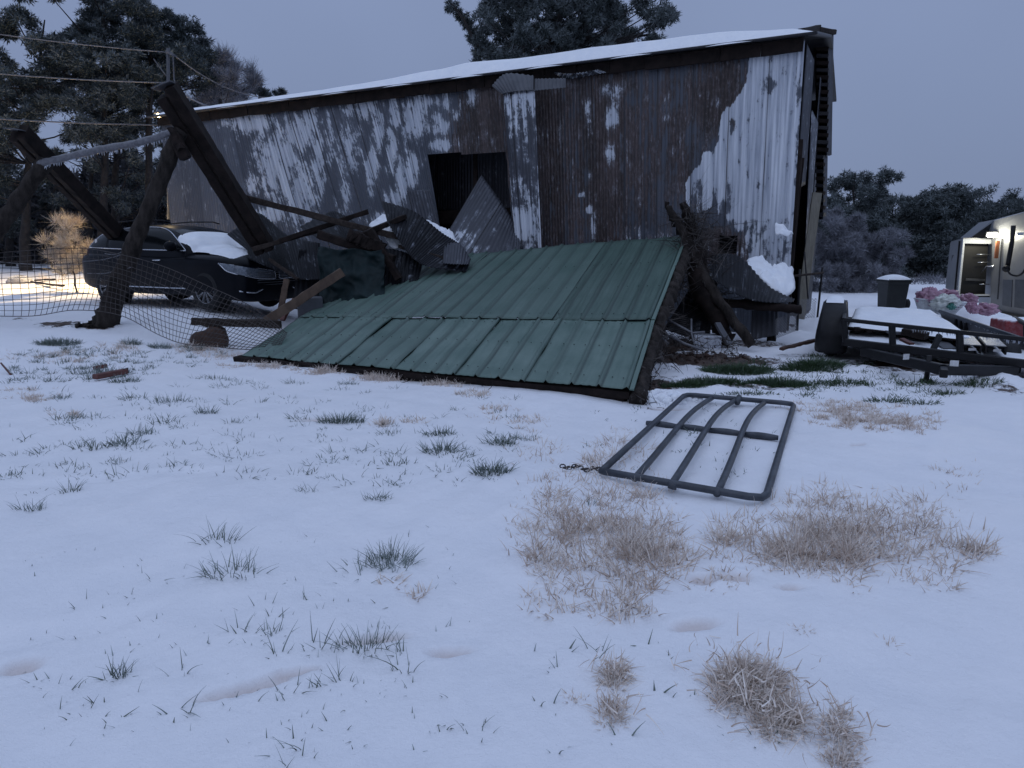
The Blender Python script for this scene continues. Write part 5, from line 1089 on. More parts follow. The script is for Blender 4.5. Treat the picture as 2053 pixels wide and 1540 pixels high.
m = MB(); m.tube([P(2032, 452, 16.6), P(2028, 490, 16.6), P(2020, 535, 16.5)], .05, 10); m.tube([P(2020, 535, 16.5), P(2017, 540, 16.45)], [.05, .085], 10); m.build('grab_handle', M['black'], rv, True)
m = MB(); m.tube([cr([P(2019, 540, 16.4), P(2026, 550, 16.3), P(2040, 553, 16.2), P(2052, 545, 16.0), P(2062, 525, 15.9)], t / 20) for t in range(21)], .022, 8); m.build('hose', M['black'], rv, True)
for (x0, x1, y0, y1) in ((2012, 2030, 560, 612), (2036, 2060, 560, 616)): 
    m = MB(); Yd = 16.75 if x0 < 2030 else 16.2; m.add([P(x0, y0, Yd), P(x1, y0 + 1, Yd - .35), P(x1 - 2, y1 + 4, Yd - .35), P(x0 - 2, y1, Yd)], [(0, 1, 2, 3)]); thick(m.build('hatch', M['rvtrim'], rv), .02)
m = MB(); m.beam(P(1986, 623, 17.5) - Vector((0, 0, .2)), P(2230, 668, 13.9) - Vector((0, 0, .25)), .08, .45); m.build('skirt', M['rvdark'], rv)
la2 = P(1988, 470, 17.45); m = MB(); m.box(la2, .22, .08, .12, rot=-.6); lf = m.build('outside_light', M['rvtrim'], rv); m = MB(); m.box(la2 + Vector((-.02, -.06, -.02)), .20, .05, .09, rot=-.6); m.build('lamp_lens', M['lampcool'], lf)
m = MB(); m.box(P(2046, 469, 16.3), .12, .06, .07, rot=-.7); m.build('lamp_lens', M['white'], rv)
for nm, pos, en, rad in (('outside_light_glow', la2 + Vector((-.12, -.28, -.08)), 26, .06),):
    d_ = bpy.data.lights.new(nm, 'POINT'); d_.energy = en * 1.2; d_.color = (1, .95, .76); d_.shadow_soft_size = rad; o_ = bpy.data.objects.new(nm, d_); COL.objects.link(o_); o_.parent = rv; o_.location = pos - Vector(rv.location)
# ------------------------------------------------------------ small things in the foreground and left field
c = G(230, 748); t = empty('red_channel', 'rusty red metal channel lying in the iced grass', 'metal scrap', loc=c)
m = MB(); a_, b_ = G(190, 756, .05), G(252, 744, .05); m.beam(a_, b_, .09, .06); bevel(m.build('channel', M['redwood'], t), .006); m = MB(); m.beam(b_ + Vector((.0, -.01, .0)), b_ + Vector((.015, -.01, 0)), .10, .07); m.build('end_plate', M['black'], t)
m = MB(); m.beam(G(190, 738, .03), G(212, 734, .05), .06, .05); solo('brick', m, M['redwood'], 'small red brick end behind the red channel', 'brick')
m = MB(); m.beam(G(0, 735, .02), P(18, 750, G(16, 752).y), .02, .02); m2 = stick('stick', G(2, 728, .12), G(22, 752, .0), .012, M['redwood'], 'reddish stick poking from the snow at the left edge', 'stick', 6, .15)
rk = G(40, 568); m = MB(); V = []; Fs = []
for i in range(7):
    for j in range(12): th = math.pi * i / 6; ph = 2 * math.pi * j / 12; s_ = random.uniform(.85, 1.15); V.append(rk + Vector((.42 * s_ * math.sin(th) * math.cos(ph), .3 * s_ * math.sin(th) * math.sin(ph), .20 * s_ * math.cos(th) + .05)))
for i in range(6):
    for j in range(12): Fs.append((i * 12 + j, i * 12 + (j + 1) % 12, (i + 1) * 12 + (j + 1) % 12, (i + 1) * 12 + j))
m.add(V, Fs); solo('rock', m, M['concrete'], 'grey rock on the lamplit snow at the far left', 'rock')
for k, (a, b) in enumerate([((62, 565), (125, 574)), ((70, 562), (110, 560)), ((95, 570), (128, 573))]):
    stick('branch', G(*a, .05), G(*b, .10), .03, M['wood'], ('longest', 'topmost', 'shortest')[k] + ' fallen branch on the lamplit snow beside the rock', 'branch', 6, .25)
# low distant rail fence behind the lit snow
fn = empty('low_rail_fence', 'low dark rail fence behind the lamplit snow', 'fence', loc=G(60, 538)); m = MB()
a_, b_ = P(-200, 528, 33), P(170, 522, 30); m.beam(a_, b_, .06, .1); m.beam(a_ - Vector((0, 0, .35)), b_ - Vector((0, 0, .35)), .06, .1); m.build('rail', M['wooddark'], fn)
for k in range(7): m = MB(); p = a_.lerp(b_, k / 6); m.tube([p + Vector((0, 0, .15)), p - Vector((0, 0, .8))], .06, 6); m.build('post', M['wooddark'], fn)
#@@PART5
# ------------------------------------------------------------ foliage
def ribbons(P0, D, Ln, Wd, bend, seg=3, side=None):
    """many tapered ribbons at once: base points, unit directions, lengths, widths, droop vectors"""
    n = len(P0); t = np.linspace(0, 1, seg + 1)
    if side is None:
        rv_ = RNG.normal(size=(n, 3)); side = np.cross(D, rv_); side /= np.linalg.norm(side, axis=1, keepdims=True) + 1e-9
    C_ = P0[:, None] + D[:, None] * (Ln[:, None] * t)[..., None] + bend[:, None] * (t ** 2)[None, :, None]
    wd = Wd[:, None] * (1 - .8 * t ** 1.6)[None]
    A = C_ - side[:, None] * wd[..., None] * .5; B = C_ + side[:, None] * wd[..., None] * .5
    V = np.stack([A, B], 2).reshape(-1, 3); k = 2 * (seg + 1); b = (np.arange(n) * k)[:, None]
    q = np.array([[2 * i, 2 * i + 1, 2 * i + 3, 2 * i + 2] for i in range(seg)]); Fs = (b[:, None] + q[None]).reshape(-1, 4)
    return V, Fs, k
def unit(a): return a / (np.linalg.norm(a, axis=1, keepdims=True) + 1e-9)
def foliage(name, C_, rad, per, lw, mat, parent, up=.2, flat=.8, r2m=.5, hang=0.):
    """clumps at centres C_ with radii rad, each a burst of needle ribbons"""
    n = len(C_) * per; ci = np.repeat(np.arange(len(C_)), per); d = unit(RNG.normal(size=(n, 3)) + np.array([0, 0, up])); rr = rad[ci]
    P0 = C_[ci] + d * (rr * RNG.random(n) ** .5 * .75)[:, None] * np.array([1, 1, flat]); dirs = unit(d + RNG.normal(size=(n, 3)) * .6)
    Ln = lw[0] * RNG.uniform(.6, 1.4, n); Wd = lw[1] * RNG.uniform(.6, 1.4, n)
    V, Fs, k = ribbons(P0, dirs, Ln, Wd, np.stack([0 * Ln, 0 * Ln, -hang * Ln], 1), 1)
    cr_ = RNG.random(len(C_)); r = np.clip(cr_[ci] * .6 + RNG.random(n) * .4, 0, 1); r2 = np.clip(r2m + RNG.normal(size=n) * .25 + (cr_[ci] - .5) * .3 + .25 * d[:, 2], 0, 1)
    return mk(name, V, Fs, mat, parent, False, {'r': ('FLOAT', np.repeat(r, k)), 'r2': ('FLOAT', np.repeat(r2, k))})
def polysample(poly, n):
    xs_ = [p[0] for p in poly]; ys_ = [p[1] for p in poly]; o = []
    while len(o) < n:
        x = RNG.uniform(min(xs_), max(xs_), 400); y = RNG.uniform(min(ys_), max(ys_), 400); k = inpoly(x, y, poly); o += list(zip(x[k], y[k]))
    return o[:n]
def tree(name, label, cat, grp, poly, Y, trunk, nb, rpx, per, lw, mat=None, dy=2.5, tr_r=.25, limbs=True, flat=.8, r2m=.45, clumpn=7, up=.3):
    """poly: outline of the crown as it stands at distance Y; the crown is filled in depth as well"""
    mat = mat or M['needle']; base = P(trunk[0][0], trunk[0][1], Y); bz = gz(base.x, min(Y, 1400)); t = empty(name, label, cat, grp, loc=(base.x, Y, bz))
    tp_ = [Vector((base.x, Y, bz - .3))] + [P(a, b, Y) for a, b in trunk]; m = MB()
    m.tube([cr(tp_, i / 16) + Vector((random.uniform(-.04, .04), random.uniform(-.04, .04), 0)) for i in range(17)], [tr_r * (1.15 - 1.06 * i / 16) for i in range(17)], 9, jit=.08)
    sc_ = Y / F; pts = polysample(poly, nb); big = []
    for (x, y) in pts:
        p = P(x, y, Y) + Vector((0, RNG.uniform(-dy, dy), 0)); big.append(p)
    if limbs:
        for i, p in enumerate(big):
            if i % 2: continue
            k = min(range(1, 17), key=lambda j: abs(cr(tp_, j / 16).z - (p.z - (p - Vector((base.x, Y, p.z))).length * .35))); s = cr(tp_, k / 16); mid = s.lerp(p, .5) - Vector((0, 0, .05 * (p - s).length))
            m.tube([s, mid, p], [tr_r * .2 * (1 - k / 24), tr_r * .12, .015], 5)
    m.build('trunk', M['trunk'], t, True)
    C_ = []; rd = []
    for p in big:
        R_ = rpx * sc_ * RNG.uniform(.7, 1.2)
        for j in range(clumpn):
            d = RNG.normal(size=3); d /= np.linalg.norm(d); q = np.array(p) + d * R_ * RNG.random() ** .5 * np.array([1, 1, .75]); C_.append(q); rd.append(R_ * RNG.uniform(.42, .75))
    foliage('crown', np.array(C_), np.array(rd), per, lw, mat, t, flat=flat, r2m=r2m, up=up); return t
GT = 'tall pines behind the car'
tree('pine_tree', 'broad dark pine at the far left edge with a ragged crown', 'pine tree', GT, [(-120, 110), (-20, 120), (15, 75), (60, 62), (80, 5), (128, 5), (160, 30), (165, 90), (120, 200), (110, 330), (60, 380), (-120, 380)], 30, [(50, 500), (60, 300), (90, 40)], 130, 21, 66, (.15, .042), r2m=.42)
tree('pine_tree', 'tallest frosted pine reaching the top of the picture behind the leaning log', 'pine tree', GT, [(150, 10), (185, -90), (235, -90), (252, 20), (262, 60), (285, 150), (262, 260), (200, 300), (150, 260), (112, 190), (130, 60)], 31, [(205, 500), (210, 250), (205, -60)], 130, 21, 66, (.15, .042), r2m=.55)
tree('pine_tree', 'dark pine whose crown stands just left of the far end of the barn roof', 'pine tree', GT, [(258, 24), (290, -6), (315, 2), (352, 22), (368, 66), (400, 102), (398, 140), (352, 190), (345, 230), (290, 250), (265, 190), (262, 90)], 32, [(300, 500), (300, 200), (312, 10)], 110, 20, 66, (.15, .042), r2m=.38)
tree('pine_tree', 'lower ragged pine boughs showing between the two slanted rafters', 'pine tree', GT, [(100, 260), (320, 250), (320, 430), (230, 430), (120, 380)], 33, [(232, 500), (232, 300), (230, 240)], 40, 19, 56, (.15, .042), r2m=.6)
tree('pine_tree', 'dim pine boughs hanging behind the nearest left rafter top', 'pine tree', GT, [(-80, 330), (60, 330), (110, 420), (80, 470), (-80, 470)], 34, [(20, 520), (18, 360), (10, 300)], 34, 20, 56, (.15, .042), r2m=.5)
tree('bare_tree', 'frosted bare tree with fine upright twigs right of the tall pines', 'bare tree', None, [(398, 130), (422, 108), (470, 122), (500, 158), (530, 190), (500, 240), (390, 240)], 36, [(440, 500), (442, 240), (440, 140)], 50, 13, 30, (.5, .022), M['needle2'], flat=1, up=1.6, r2m=.45)
tree('pine_tree', 'tiny pine tip just above the snowy barn roof', 'pine tree', None, [(510, 190), (520, 158), (534, 188)], 40, [(521, 500), (521, 250), (521, 165)], 10, 6, 22, (.22, .06), dy=.6)
tree('pine_tree', 'second tiny pine tip peeking over the snowy barn roof', 'pine tree', None, [(548, 192), (556, 182), (568, 184), (566, 192)], 40, [(558, 500), (558, 250), (558, 188)], 6, 4, 20, (.2, .05), dy=.4)
# pine behind the barn
YC = 27
pc = [(975, 155), (950, 118), (958, 90), (975, 60), (972, 0), (985, -70), (1230, -70), (1238, 20), (1258, 22), (1300, 28), (1328, 45), (1340, 70), (1325, 92), (1300, 108), (1220, 120), (1190, 145)]
ct = tree('pine_tree', 'spreading pine standing alone behind the barn roof', 'pine tree', None, pc, YC, [(1128, 500), (1128, 160), (1126, 90), (1110, -60)], 230, 18, 66, (.13, .036), r2m=.62, dy=2.8, tr_r=.26)
C_ = []; rd = []
for (x, y, r_) in [(906, 12, 10), (915, 25, 11), (930, 38, 12), (940, 50, 12), (945, 68, 13), (952, 85, 14), (975, 15, 14), (982, 40, 12), (965, 100, 14)]:
    for j in range(9): C_.append(np.array(P(x + RNG.uniform(-r_, r_), y + RNG.uniform(-r_, r_), YC + RNG.uniform(-.4, .4)))); rd.append(r_ * YC / F * .5)
foliage('crown', np.array(C_), np.array(rd), 60, (.12, .032), M['needle'], ct, r2m=.65)
m = MB()
for pts in ([(1126, 120), (1150, 80), (1180, 30), (1192, -40)], [(1180, 40), (1230, 20)], [(1150, 85), (1200, 72), (1250, 60)], [(1120, 60), (1122, 10), (1100, -40)], [(1128, 110), (1060, 90), (970, 100), (930, 40), (906, 8)], [(1190, 110), (1240, 80), (1300, 70)]):
    ps = [P(a, b, YC - .3) for a, b in pts]; m.tube([cr(ps, i / 12) for i in range(13)], [.11 - .075 * i / 12 for i in range(13)], 6)
m.build('limb', M['trunk'], ct, True)
# right-hand treeline
GR_ = 'pines along the far edge of the right-hand field'
for (lab, poly, Y, tk, nb, rp_) in [
    ('dark rounded pine right behind the barn end', [(1655, 400), (1668, 378), (1700, 350), (1735, 350), (1752, 372), (1760, 405), (1768, 440), (1768, 590), (1650, 590)], 42, [(1712, 600), (1712, 450), (1712, 365)], 80, 15),
    ('dark pine second from the barn in the right-hand treeline', [(1755, 410), (1785, 398), (1812, 402), (1822, 430), (1820, 590), (1755, 590)], 44, [(1790, 600), (1790, 470), (1790, 405)], 54, 14),
    ('tall pine with a pointed crown left of the caravan', [(1815, 410), (1850, 395), (1872, 372), (1900, 372), (1930, 392), (1938, 415), (1930, 470), (1930, 590), (1815, 590)], 43, [(1885, 600), (1885, 450), (1888, 380)], 84, 15),
    ('small pine above the nose of the caravan', [(1930, 430), (1945, 412), (1975, 402), (1990, 415), (1995, 440), (1960, 500), (1930, 560)], 45, [(1960, 600), (1960, 470), (1966, 410)], 34, 13),
    ('pine crown showing over the caravan roof at the right edge', [(2010, 430), (2035, 402), (2080, 385), (2150, 400), (2180, 480), (2010, 480)], 47, [(2090, 600), (2090, 470), (2090, 395)], 50, 15),
    ('pine beyond the right edge of the picture', [(2200, 420), (2260, 380), (2330, 390), (2360, 450), (2350, 590), (2200, 590)], 46, [(2280, 600), (2280, 450), (2280, 390)], 40, 18)]:
    tree('pine_tree', lab, 'pine tree', GR_, poly, Y, tk, int(nb * 2.4), rp_ + 3, 54, (.17, .050), r2m=.58, dy=3, tr_r=.2)
for lab, poly, Y, tk, nb in [('pale frosted shrub rounded beside the barn end', [(1632, 440), (1655, 425), (1690, 422), (1722, 445), (1738, 490), (1745, 560), (1742, 606), (1632, 606)], 29, [(1690, 606), (1690, 500), (1690, 440)], 90),
                             ('lower pale frosted shrub left of the wheeled bin', [(1738, 500), (1752, 468), (1775, 458), (1795, 480), (1802, 540), (1795, 604), (1738, 606)], 30, [(1768, 606), (1768, 540), (1768, 470)], 50)]:
    tree('frosted_shrub', lab, 'frosted shrub', 'frosted shrubs by the field edge', poly, Y, tk, int(nb * 1.3), 12, 60, (.20, .020), M['needle2'], dy=1.2, tr_r=.05, r2m=.75, flat=1, up=.5)
# lamplit bush
tree('lamplit_bush', 'pale leafless bush lit warm by the yard lamp beside the black car', 'bush', None, [(96, 552), (98, 520), (112, 490), (124, 470), (132, 446), (142, 432), (150, 452), (164, 452), (180, 474), (190, 500), (192, 552)], 18.5, [(150, 558), (148, 500), (143, 450)], 46, 8, 26, (.26, .012), M['brush'], dy=.5, tr_r=.025, r2m=.6, flat=1, up=2.2, clumpn=5)
# far woods: dense dark masses nobody could count
def woods(name, x0, x1, ytop, ybot, Y, n, lw, mat=M['woods'], dy=4, label=None):
    x = RNG.uniform(x0, x1, n); y = ytop(x) + (ybot - ytop(x)) * RNG.random(n) ** .9; Yv = Y + RNG.uniform(-dy, dy, n)
    C_ = np.array([P(a, b, c) for a, b, c in zip(x, y, Yv)]); d = unit(RNG.normal(size=(n, 3)) + np.array([0, 0, .5]))
    Ln = lw[0] * RNG.uniform(.5, 1.5, n); Wd = lw[1] * RNG.uniform(.5, 1.5, n)
    V, Fs, k = ribbons(C_, d, Ln, Wd, np.zeros((n, 3)), 1); cl = np.clip(.5 + .35 * vn(x * .05, y * .06, 3) + RNG.normal(size=n) * .15, 0, 1)
    o = mk(name, V, Fs, mat, None, False, {'r': ('FLOAT', np.repeat(RNG.random(n), k)), 'r2': ('FLOAT', np.repeat(cl, k))}); return tag(o, label, 'wood', kind='stuff')
woods('woodland', -700, 420, lambda x: 340 + 30 * np.sin(x * .02) + 18 * np.sin(x * .09), 548, 40, 60000, (.55, .12), label='dark far wood behind the car and the slanted rafters')
woods('woodland', 1560, 3000, lambda x: 452 + 14 * np.sin(x * .03) + 8 * np.sin(x * .11), 606, 52, 60000, (.6, .14), label='dark far wood behind the frosted shrubs and the bin')
woods('undergrowth', 1620, 2100, lambda x: 560 + 6 * np.sin(x * .07), 610, 36, 16000, (.35, .03), M['needle2'], 2, label='pale frosted undergrowth along the far edge of the right field')
# thin trunks in the left wood
for k, (x, y0, y1, Y, r_) in enumerate([(112, 300, 545, 36, .14), (180, 310, 545, 35, .12), (272, 300, 545, 37, .15)]):
    m = MB(); m.tube([P(x + 3 * math.sin(i), y0 + (y1 - y0) * i / 10, Y) for i in range(11)], [r_ * (.7 + .05 * i) for i in range(11)], 8, jit=.06)
    solo('tree_trunk', m, M['trunk'], ('slim dark trunk nearest the left rafter top', 'slim dark trunk above the lamplit bush', 'slim dark trunk right behind the leaning log')[k], 'tree trunk', 'slim trunks in the left wood', True)
# ------------------------------------------------------------ grass
GB = {'grass': [], 'dry': [], 'lush': []}
def tuft(kind, px, py, n, spx, spy, h, wd=.006, lean=.6, wpos=None):
    c = wpos or G(px, py); sx = spx * c.y / F; sy = max(spy * c.y / F * 2.2, .03)
    a = RNG.uniform(0, 2 * np.pi, n); r_ = RNG.random(n) ** .6; x = c.x + np.cos(a) * r_ * sx; y = c.y + np.sin(a) * r_ * sy
    yaw = np.where(RNG.random(n) < .6, np.arctan2((y - c.y) / sy, (x - c.x) / sx), RNG.uniform(0, 2 * np.pi, n)) + RNG.normal(size=n) * .5
    ln = lean * RNG.uniform(.1, 1.5, n); D = np.stack([np.cos(yaw) * np.sin(ln), np.sin(yaw) * np.sin(ln), np.cos(ln)], 1)
    Ln = h * RNG.uniform(.35, 1.15, n) * (1.1 - .4 * r_); GB[kind].append((x, y, D, Ln, wd * RNG.uniform(.6, 1.4, n), yaw, lean))
def scatter(kind, poly, nt, nb, spx, h, wd=.006, lean=.7):
    for (x, y) in polysample(poly, nt):
        k = (y - 480) / 500; tuft(kind, x, y, max(1, int(nb * RNG.uniform(.3, 1.6))), spx * k * RNG.uniform(.5, 1.5), spx * .3 * k, h * RNG.uniform(.6, 1.3), wd, lean)
# prominent tufts
for (x, y, n, sx, sy, h) in [(115, 690, 420, 42, 7, .13), (262, 690, 90, 18, 4, .14), (320, 697, 130, 20, 5, .12), (685, 845, 160, 42, 7, .13), (600, 840, 14, 20, 3, .12), (880, 872, 60, 30, 8, .12), (885, 905, 70, 34, 10, .14), (1000, 890, 70, 30, 8, .13), (985, 948, 110, 34, 12, .13),
                             (755, 1000, 40, 26, 6, .09), (435, 1085, 22, 38, 10, .16), (465, 1150, 46, 60, 16, .15), (785, 1130, 90, 42, 18, .16), (730, 1150, 22, 60, 30, .10), (735, 1295, 44, 55, 14, .13), (640, 1292, 5, 30, 5, .2), (235, 1355, 26, 26, 9, .10), (60, 1022, 26, 30, 5, .12), (140, 985, 20, 16, 4, .12), (480, 1265, 9, 40, 8, .10),
                             (545, 1270, 14, 30, 10, .08), (560, 1310, 5, 20, 5, .14), (250, 890, 50, 34, 9, .15), (190, 900, 30, 40, 9, .14), (330, 848, 20, 30, 8, .12), (285, 870, 30, 30, 6, .12), (140, 840, 26, 30, 8, .13), (415, 828, 30, 18, 5, .12), (265, 800, 30, 24, 6, .13), (345, 805, 40, 30, 8, .12), (120, 798, 30, 20, 5, .1), (195, 748, 120, 55, 9, .15),
                             (250, 765, 70, 30, 8, .13), (360, 1350, 3, 20, 10, .12), (600, 1390, 8, 60, 20, .09), (815, 1345, 6, 30, 8, .12), (370, 1425, 5, 30, 10, .12), (600, 1500, 6, 60, 16, .09), (575, 1530, 2, 8, 6, .13), (680, 1370, 10, 40, 14, .1), (700, 770, 30, 20, 3, .10), (790, 930, 24, 40, 8, .09), (620, 985, 14, 22, 5, .09), (660, 920, 16, 40, 8, .07), (1050, 880, 40, 30, 8, .09),
                             (810, 1310, 5, 14, 6, .14), (950, 1465, 6, 60, 20, .06), (1190, 1310, 4, 20, 10, .16), (1110, 1345, 3, 20, 12, .08), (1180, 1010, 12, 30, 8, .08), (95, 1370, 6, 60, 14, .06), (430, 760, 40, 50, 6, .09)]:
    tuft('grass', x, y, int(n * 1.5), sx * 1.15, sy, h, .0042 if y > 950 else .0065)
for (x, y, n, sx, sy, h) in [(1370, 775, 500, 55, 8, .08), (1480, 745, 2200, 72, 18, .14), (1560, 772, 1300, 62, 12, .13), (1630, 735, 1500, 66, 14, .14), (1440, 770, 900, 60, 10, .10), (1370, 772, 900, 50, 8, .09), (1690, 770, 300, 50, 10, .12), (1780, 805, 150, 50, 7, .11), (1850, 810, 90, 40, 5, .10), (1960, 770, 300, 50, 8, .10), (1640, 715, 120, 30, 5, .1), (1420, 765, 300, 50, 10, .1), (400, 700, 60, 40, 6, .1), (1500, 790, 260, 70, 6, .06), (1850, 770, 160, 60, 8, .12), (1630, 770, 200, 50, 8, .1), (1900, 790, 120, 50, 5, .1)]:
    tuft('lush', x, y, n, sx, sy, h, .008, .8)
scatter('grass', [(0, 760), (200, 740), (560, 760), (1020, 790), (1100, 870), (1000, 960), (620, 990), (300, 940), (120, 1010), (0, 960)], 230, 11, 30, .08, .0055)
scatter('grass', [(0, 700), (420, 690), (470, 720), (300, 760), (0, 770)], 110, 18, 24, .10, .007)
scatter('grass', [(40, 1050), (900, 1050), (1000, 1500), (40, 1500)], 110, 3, 30, .06, .0042)
scatter('grass', [(1150, 800), (1560, 800), (1560, 1000), (1150, 950)], 60, 6, 22, .05, .008)
scatter('grass', [(1100, 1260), (1700, 1260), (1700, 1500), (1100, 1500)], 14, 3, 20, .06, .006)
scatter('lush', [(1440, 720), (1720, 720), (1900, 800), (1500, 800)], 90, 22, 30, .09, .008, .8)
# dry iced grass fields
def field(kind, cx, cy, rx, ry, nt, nb, h, spx=14, wd=.007, lean=.7, hole=None):
    for k in range(int(nt * 1.9)):
        a = RNG.uniform(0, 6.28); r_ = 1.08 * RNG.random() ** .52; x = cx + rx * r_ * math.cos(a); y = cy + ry * r_ * math.sin(a); tuft(kind, x, y, int(nb * max(.25, 1.3 - .8 * r_) * RNG.uniform(.2, 2.1)), spx, spx * .35, h * RNG.uniform(.6, 1.2) * (1.15 - .4 * r_), wd, lean)
DF = .33
for a in [(1210, 1060, 150, 80, 70, 36, .13), (1100, 1080, 70, 90, 34, 30, .12), (1290, 1120, 90, 70, 40, 42, .14), (1150, 985, 90, 50, 26, 22, .11), (1270, 985, 80, 40, 22, 20, .10), (1240, 900, 70, 40, 30, 20, .10), (1080, 900, 50, 30, 22, 16, .09), (1130, 1190, 80, 50, 20, 20, .11), (1240, 1220, 60, 30, 14, 26, .11), (1200, 930, 30, 20, 16, 24, .12),
          (1690, 1095, 130, 50, 60, 46, .14), (1700, 1040, 190, 50, 50, 26, .11), (1470, 1085, 55, 45, 24, 30, .13), (1580, 1110, 60, 36, 24, 36, .12), (1850, 1080, 110, 60, 44, 20, .11), (1870, 1150, 60, 40, 14, 18, .10), (1955, 1105, 30, 20, 8, 40, .11), (1750, 1010, 120, 30, 24, 14, .10), (1920, 980, 50, 30, 10, 8, .08), (1720, 1150, 120, 30, 20, 18, .08), (1440, 1160, 60, 30, 12, 16, .06), (1650, 1000, 60, 30, 20, 16, .10)]:
    field('dry', *a[:5], int(a[5] * DF), a[6] * 1.3, wd=.0060, lean=.75, spx=26)
for a in [(900, 770, 60, 6, 16, 22, .12), (770, 760, 70, 7, 22, 24, .15), (640, 745, 60, 6, 16, 24, .13), (950, 790, 30, 5, 8, 20, .12), (1000, 830, 60, 20, 12, 10, .09), (1740, 838, 130, 26, 60, 22, .10), (1650, 815, 90, 14, 24, 16, .09), (1830, 850, 60, 20, 18, 14, .09), (770, 850, 20, 8, 5, 18, .1), (830, 845, 20, 6, 4, 16, .09), (120, 715, 130, 14, 22, 14, .10), (60, 790, 60, 14, 10, 16, .09), (225, 700, 60, 14, 12, 12, .14), (400, 700, 60, 10, 18, 16, .15), (450, 715, 50, 10, 14, 14, .12), (90, 560, 80, 8, 12, 20, .2), (130, 830, 30, 10, 5, 26, .1), (60, 800, 30, 8, 4, 26, .1), (1060, 850, 40, 20, 10, 10, .09), (840, 1195, 24, 8, 3, 7, .1), (780, 1170, 30, 8, 4, 6, .1), (1920, 940, 60, 20, 8, 8, .08), (520, 735, 80, 6, 20, 16, .10)]:
    field('dry', *a, spx=10)
def flush(kind, name, mat, label, lst=None):
    L_ = lst or GB[kind]; x = np.concatenate([a[0] for a in L_]); y = np.concatenate([a[1] for a in L_]); D = np.concatenate([a[2] for a in L_]); Ln = np.concatenate([a[3] for a in L_]); Wd = np.concatenate([a[4] for a in L_]); yaw = np.concatenate([a[5] for a in L_])
    z = gzv(x, y) - .012; P0 = np.stack([x, y, z], 1); n = len(x); b = Ln[:, None] * np.stack([np.cos(yaw) * .4, np.sin(yaw) * .4, -.2 + 0 * yaw], 1) * (RNG.uniform(0, 1.2, n) ** 1.6)[:, None]
    sd_ = np.stack([-np.sin(yaw), np.cos(yaw), 0 * yaw], 1); sd_ = unit(sd_ + RNG.normal(size=(n, 3)) * .35); V, Fs, k = ribbons(P0, D, Ln, Wd, b, 4, sd_)
    # a second ribbon at right angles gives the ice-coated blades body
    s2 = unit(np.cross(D, sd_)); V2, F2, k = ribbons(P0, D, Ln, Wd * .8, b, 4, s2); V = np.concatenate([V, V2]); Fs = np.concatenate([Fs, F2 + len(P0) * k])
    r = RNG.random(n); r2 = RNG.random(n); rr = np.repeat(r, k); r22 = np.repeat(r2, k); tt = np.tile(np.repeat(np.linspace(0, 1, 5), 2), n)
    o = mk(name, V, Fs, mat, None, False, {'r': ('FLOAT', np.concatenate([rr, rr])), 'r2': ('FLOAT', np.concatenate([np.clip(r22 * .7 + tt * .5, 0, 1)] * 2))}); return tag(o, label, 'grass', kind='stuff')
flush('grass', 'grass', M['grass'], 'iced green grass blades poking through the snow'); flush('lush', 'green_grass', M['lush'], 'dense dark green grass thawed beside the trailer'); flush('dry', 'dry_grass', M['dry'], 'ice-coated pale dry grass on the snow')
# the matted clumps nearest the camera
def clump(px, py, n, rx, ry, h, label, twn=60, brown=True):
    c = G(px, py); L_ = []; GB['tmp'] = []
    for k in range(n):
        a = RNG.uniform(0, 6.28); r_ = RNG.random() ** .5; tuft('tmp', px + rx * r_ * math.cos(a), py + ry * r_ * math.sin(a), 26, 16, 6, h * (1.25 - .5 * r_), .0048, 1.5)
    o = flush('tmp', 'grass_clump', M['dry'], label, GB['tmp']); o['kind'] = 'thing'; o['category'] = 'grass clump'
    off = Vector((c.x, c.y, gz(c.x, c.y))); o.data.transform(__import__('mathutils').Matrix.Translation(-off)); o.location = off
    return o
clump(1500, 1378, 95, 68, 52, .11, 'large matted mound of iced dry grass near the bottom edge'); clump(1562, 1440, 64, 50, 40, .09, 'brown trailing part of the matted grass mound near the bottom edge'); clump(1685, 1470, 24, 26, 44, .07, 'narrow iced grass clump right of the large mound')
clump(1232, 1355, 22, 22, 28, .08, 'small iced grass clump left of the large mound, upper one'); clump(1228, 1430, 20, 20, 30, .07, 'small iced grass clump left of the large mound, lower one'); clump(1150, 1400, 5, 16, 8, .05, 'tiny flat clump of dry stems left of the small clumps'); clump(1690, 1530, 22, 46, 20, .06, 'flat iced grass clump at the bottom edge'); clump(1608, 1262, 3, 8, 5, .05, 'tiny dry tuft alone above the large mound'); clump(1782, 1292, 2, 5, 3, .06, 'tiny dark dry tuft at the right of the empty snow')
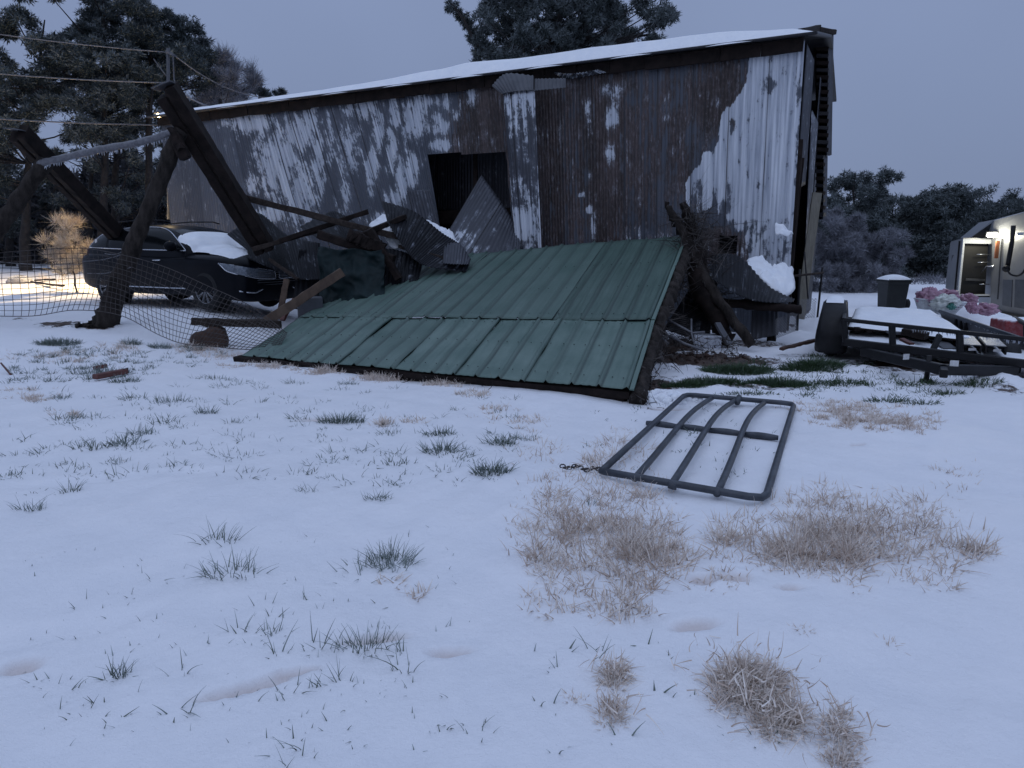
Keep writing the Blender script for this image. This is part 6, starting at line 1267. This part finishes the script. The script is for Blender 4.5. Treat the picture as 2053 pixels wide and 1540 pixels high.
for (x_, y_, n_, r_) in ((1500, 1380, 260, .11), (1555, 1440, 160, .09), (1685, 1475, 90, .05), (1232, 1360, 60, .04), (1228, 1430, 50, .04)):
    q_ = G(x_, y_); n0 = len(bpy.data.objects)
    C_ = np.array(q_) + RNG.normal(size=(n_, 3)) * np.array([r_, r_, .018]) + np.array([0, 0, .03]); d = unit(RNG.normal(size=(n_, 3)) + np.array([0, 0, .4])); Ln = .055 * RNG.uniform(.4, 1.5, n_)
    V, Fs, k = ribbons(C_, d, Ln, np.full(n_, .0055), RNG.normal(size=(n_, 3)) * .022, 6)
    tag(mk('dry_stems', V, Fs, M['dry'], None, False, {'r': ('FLOAT', np.repeat(RNG.random(n_) * .6, k)), 'r2': ('FLOAT', np.repeat(RNG.random(n_), k))}), 'twisted dead stems matted into the iced grass', 'grass', kind='stuff')
# dead twigs round the vine post
def twigs(name, label, cs, n, r0, ln, wd, mat, kind='stuff'):
    C_ = np.array([cs[i] for i in RNG.integers(0, len(cs), n)]) + RNG.normal(size=(n, 3)) * r0; d = unit(RNG.normal(size=(n, 3)) + np.array([.2, 0, -.1])); Ln = ln * RNG.uniform(.4, 1.4, n); Wd = wd * RNG.uniform(.6, 1.4, n)
    V, Fs, k = ribbons(C_, d, Ln, Wd, RNG.normal(size=(n, 3)) * ln * .4, 5); o = mk(name, V, Fs, mat, None, False, {'r': ('FLOAT', np.repeat(RNG.random(n), k)), 'r2': ('FLOAT', np.repeat(RNG.random(n), k))}); return tag(o, label, 'vines', kind=kind)
twigs('dead_vines', 'tangle of dead vines hanging round the dark post', [P(x, y, 11.3) for x, y in ((1385, 440), (1390, 470), (1395, 500), (1400, 530), (1408, 560), (1380, 500), (1415, 490), (1425, 600), (1370, 560))], 700, .11, .45, .012, M['twig'])
twigs('dead_vines', 'fine dark stems standing up beside the vine post against the white tin', [P(x, y, 11.6) for x, y in ((1392, 425), (1400, 440), (1410, 452), (1425, 460))], 60, .07, .4, .010, M['twig'])
twigs('fallen_twigs', 'fallen twigs and roots under the front edge of the green roof', [RBL.lerp(RBR, t) - Vector((0, .12, .20)) for t in (.1, .2, .3, .4, .5, .6, .7)], 60, .07, .28, .008, M['twig'])
twigs('fallen_twigs', 'bark shreds hanging from the right edge of the green roof', [RBR.lerp(SR_, t) + sidev * .13 - Vector((0, 0, .13)) for t in (0, .3, .6, .9)] + [SR_.lerp(RTR, t) + sidev * .13 - Vector((0, 0, .13)) for t in (.2, .4, .6, .8)], 380, .06, .13, .013, M['twig'])
twigs('fallen_twigs', 'small broken twigs and bark on the muddy ground by the posts', [Vector((p.x, p.y, gz(p.x, p.y) + .02)) for p in (G(x, y) for x, y in ((1340, 700), (1380, 715), (1420, 705), (1460, 715), (1330, 740), (1400, 690), (1310, 720)))], 500, .16, .2, .012, M['twig'])
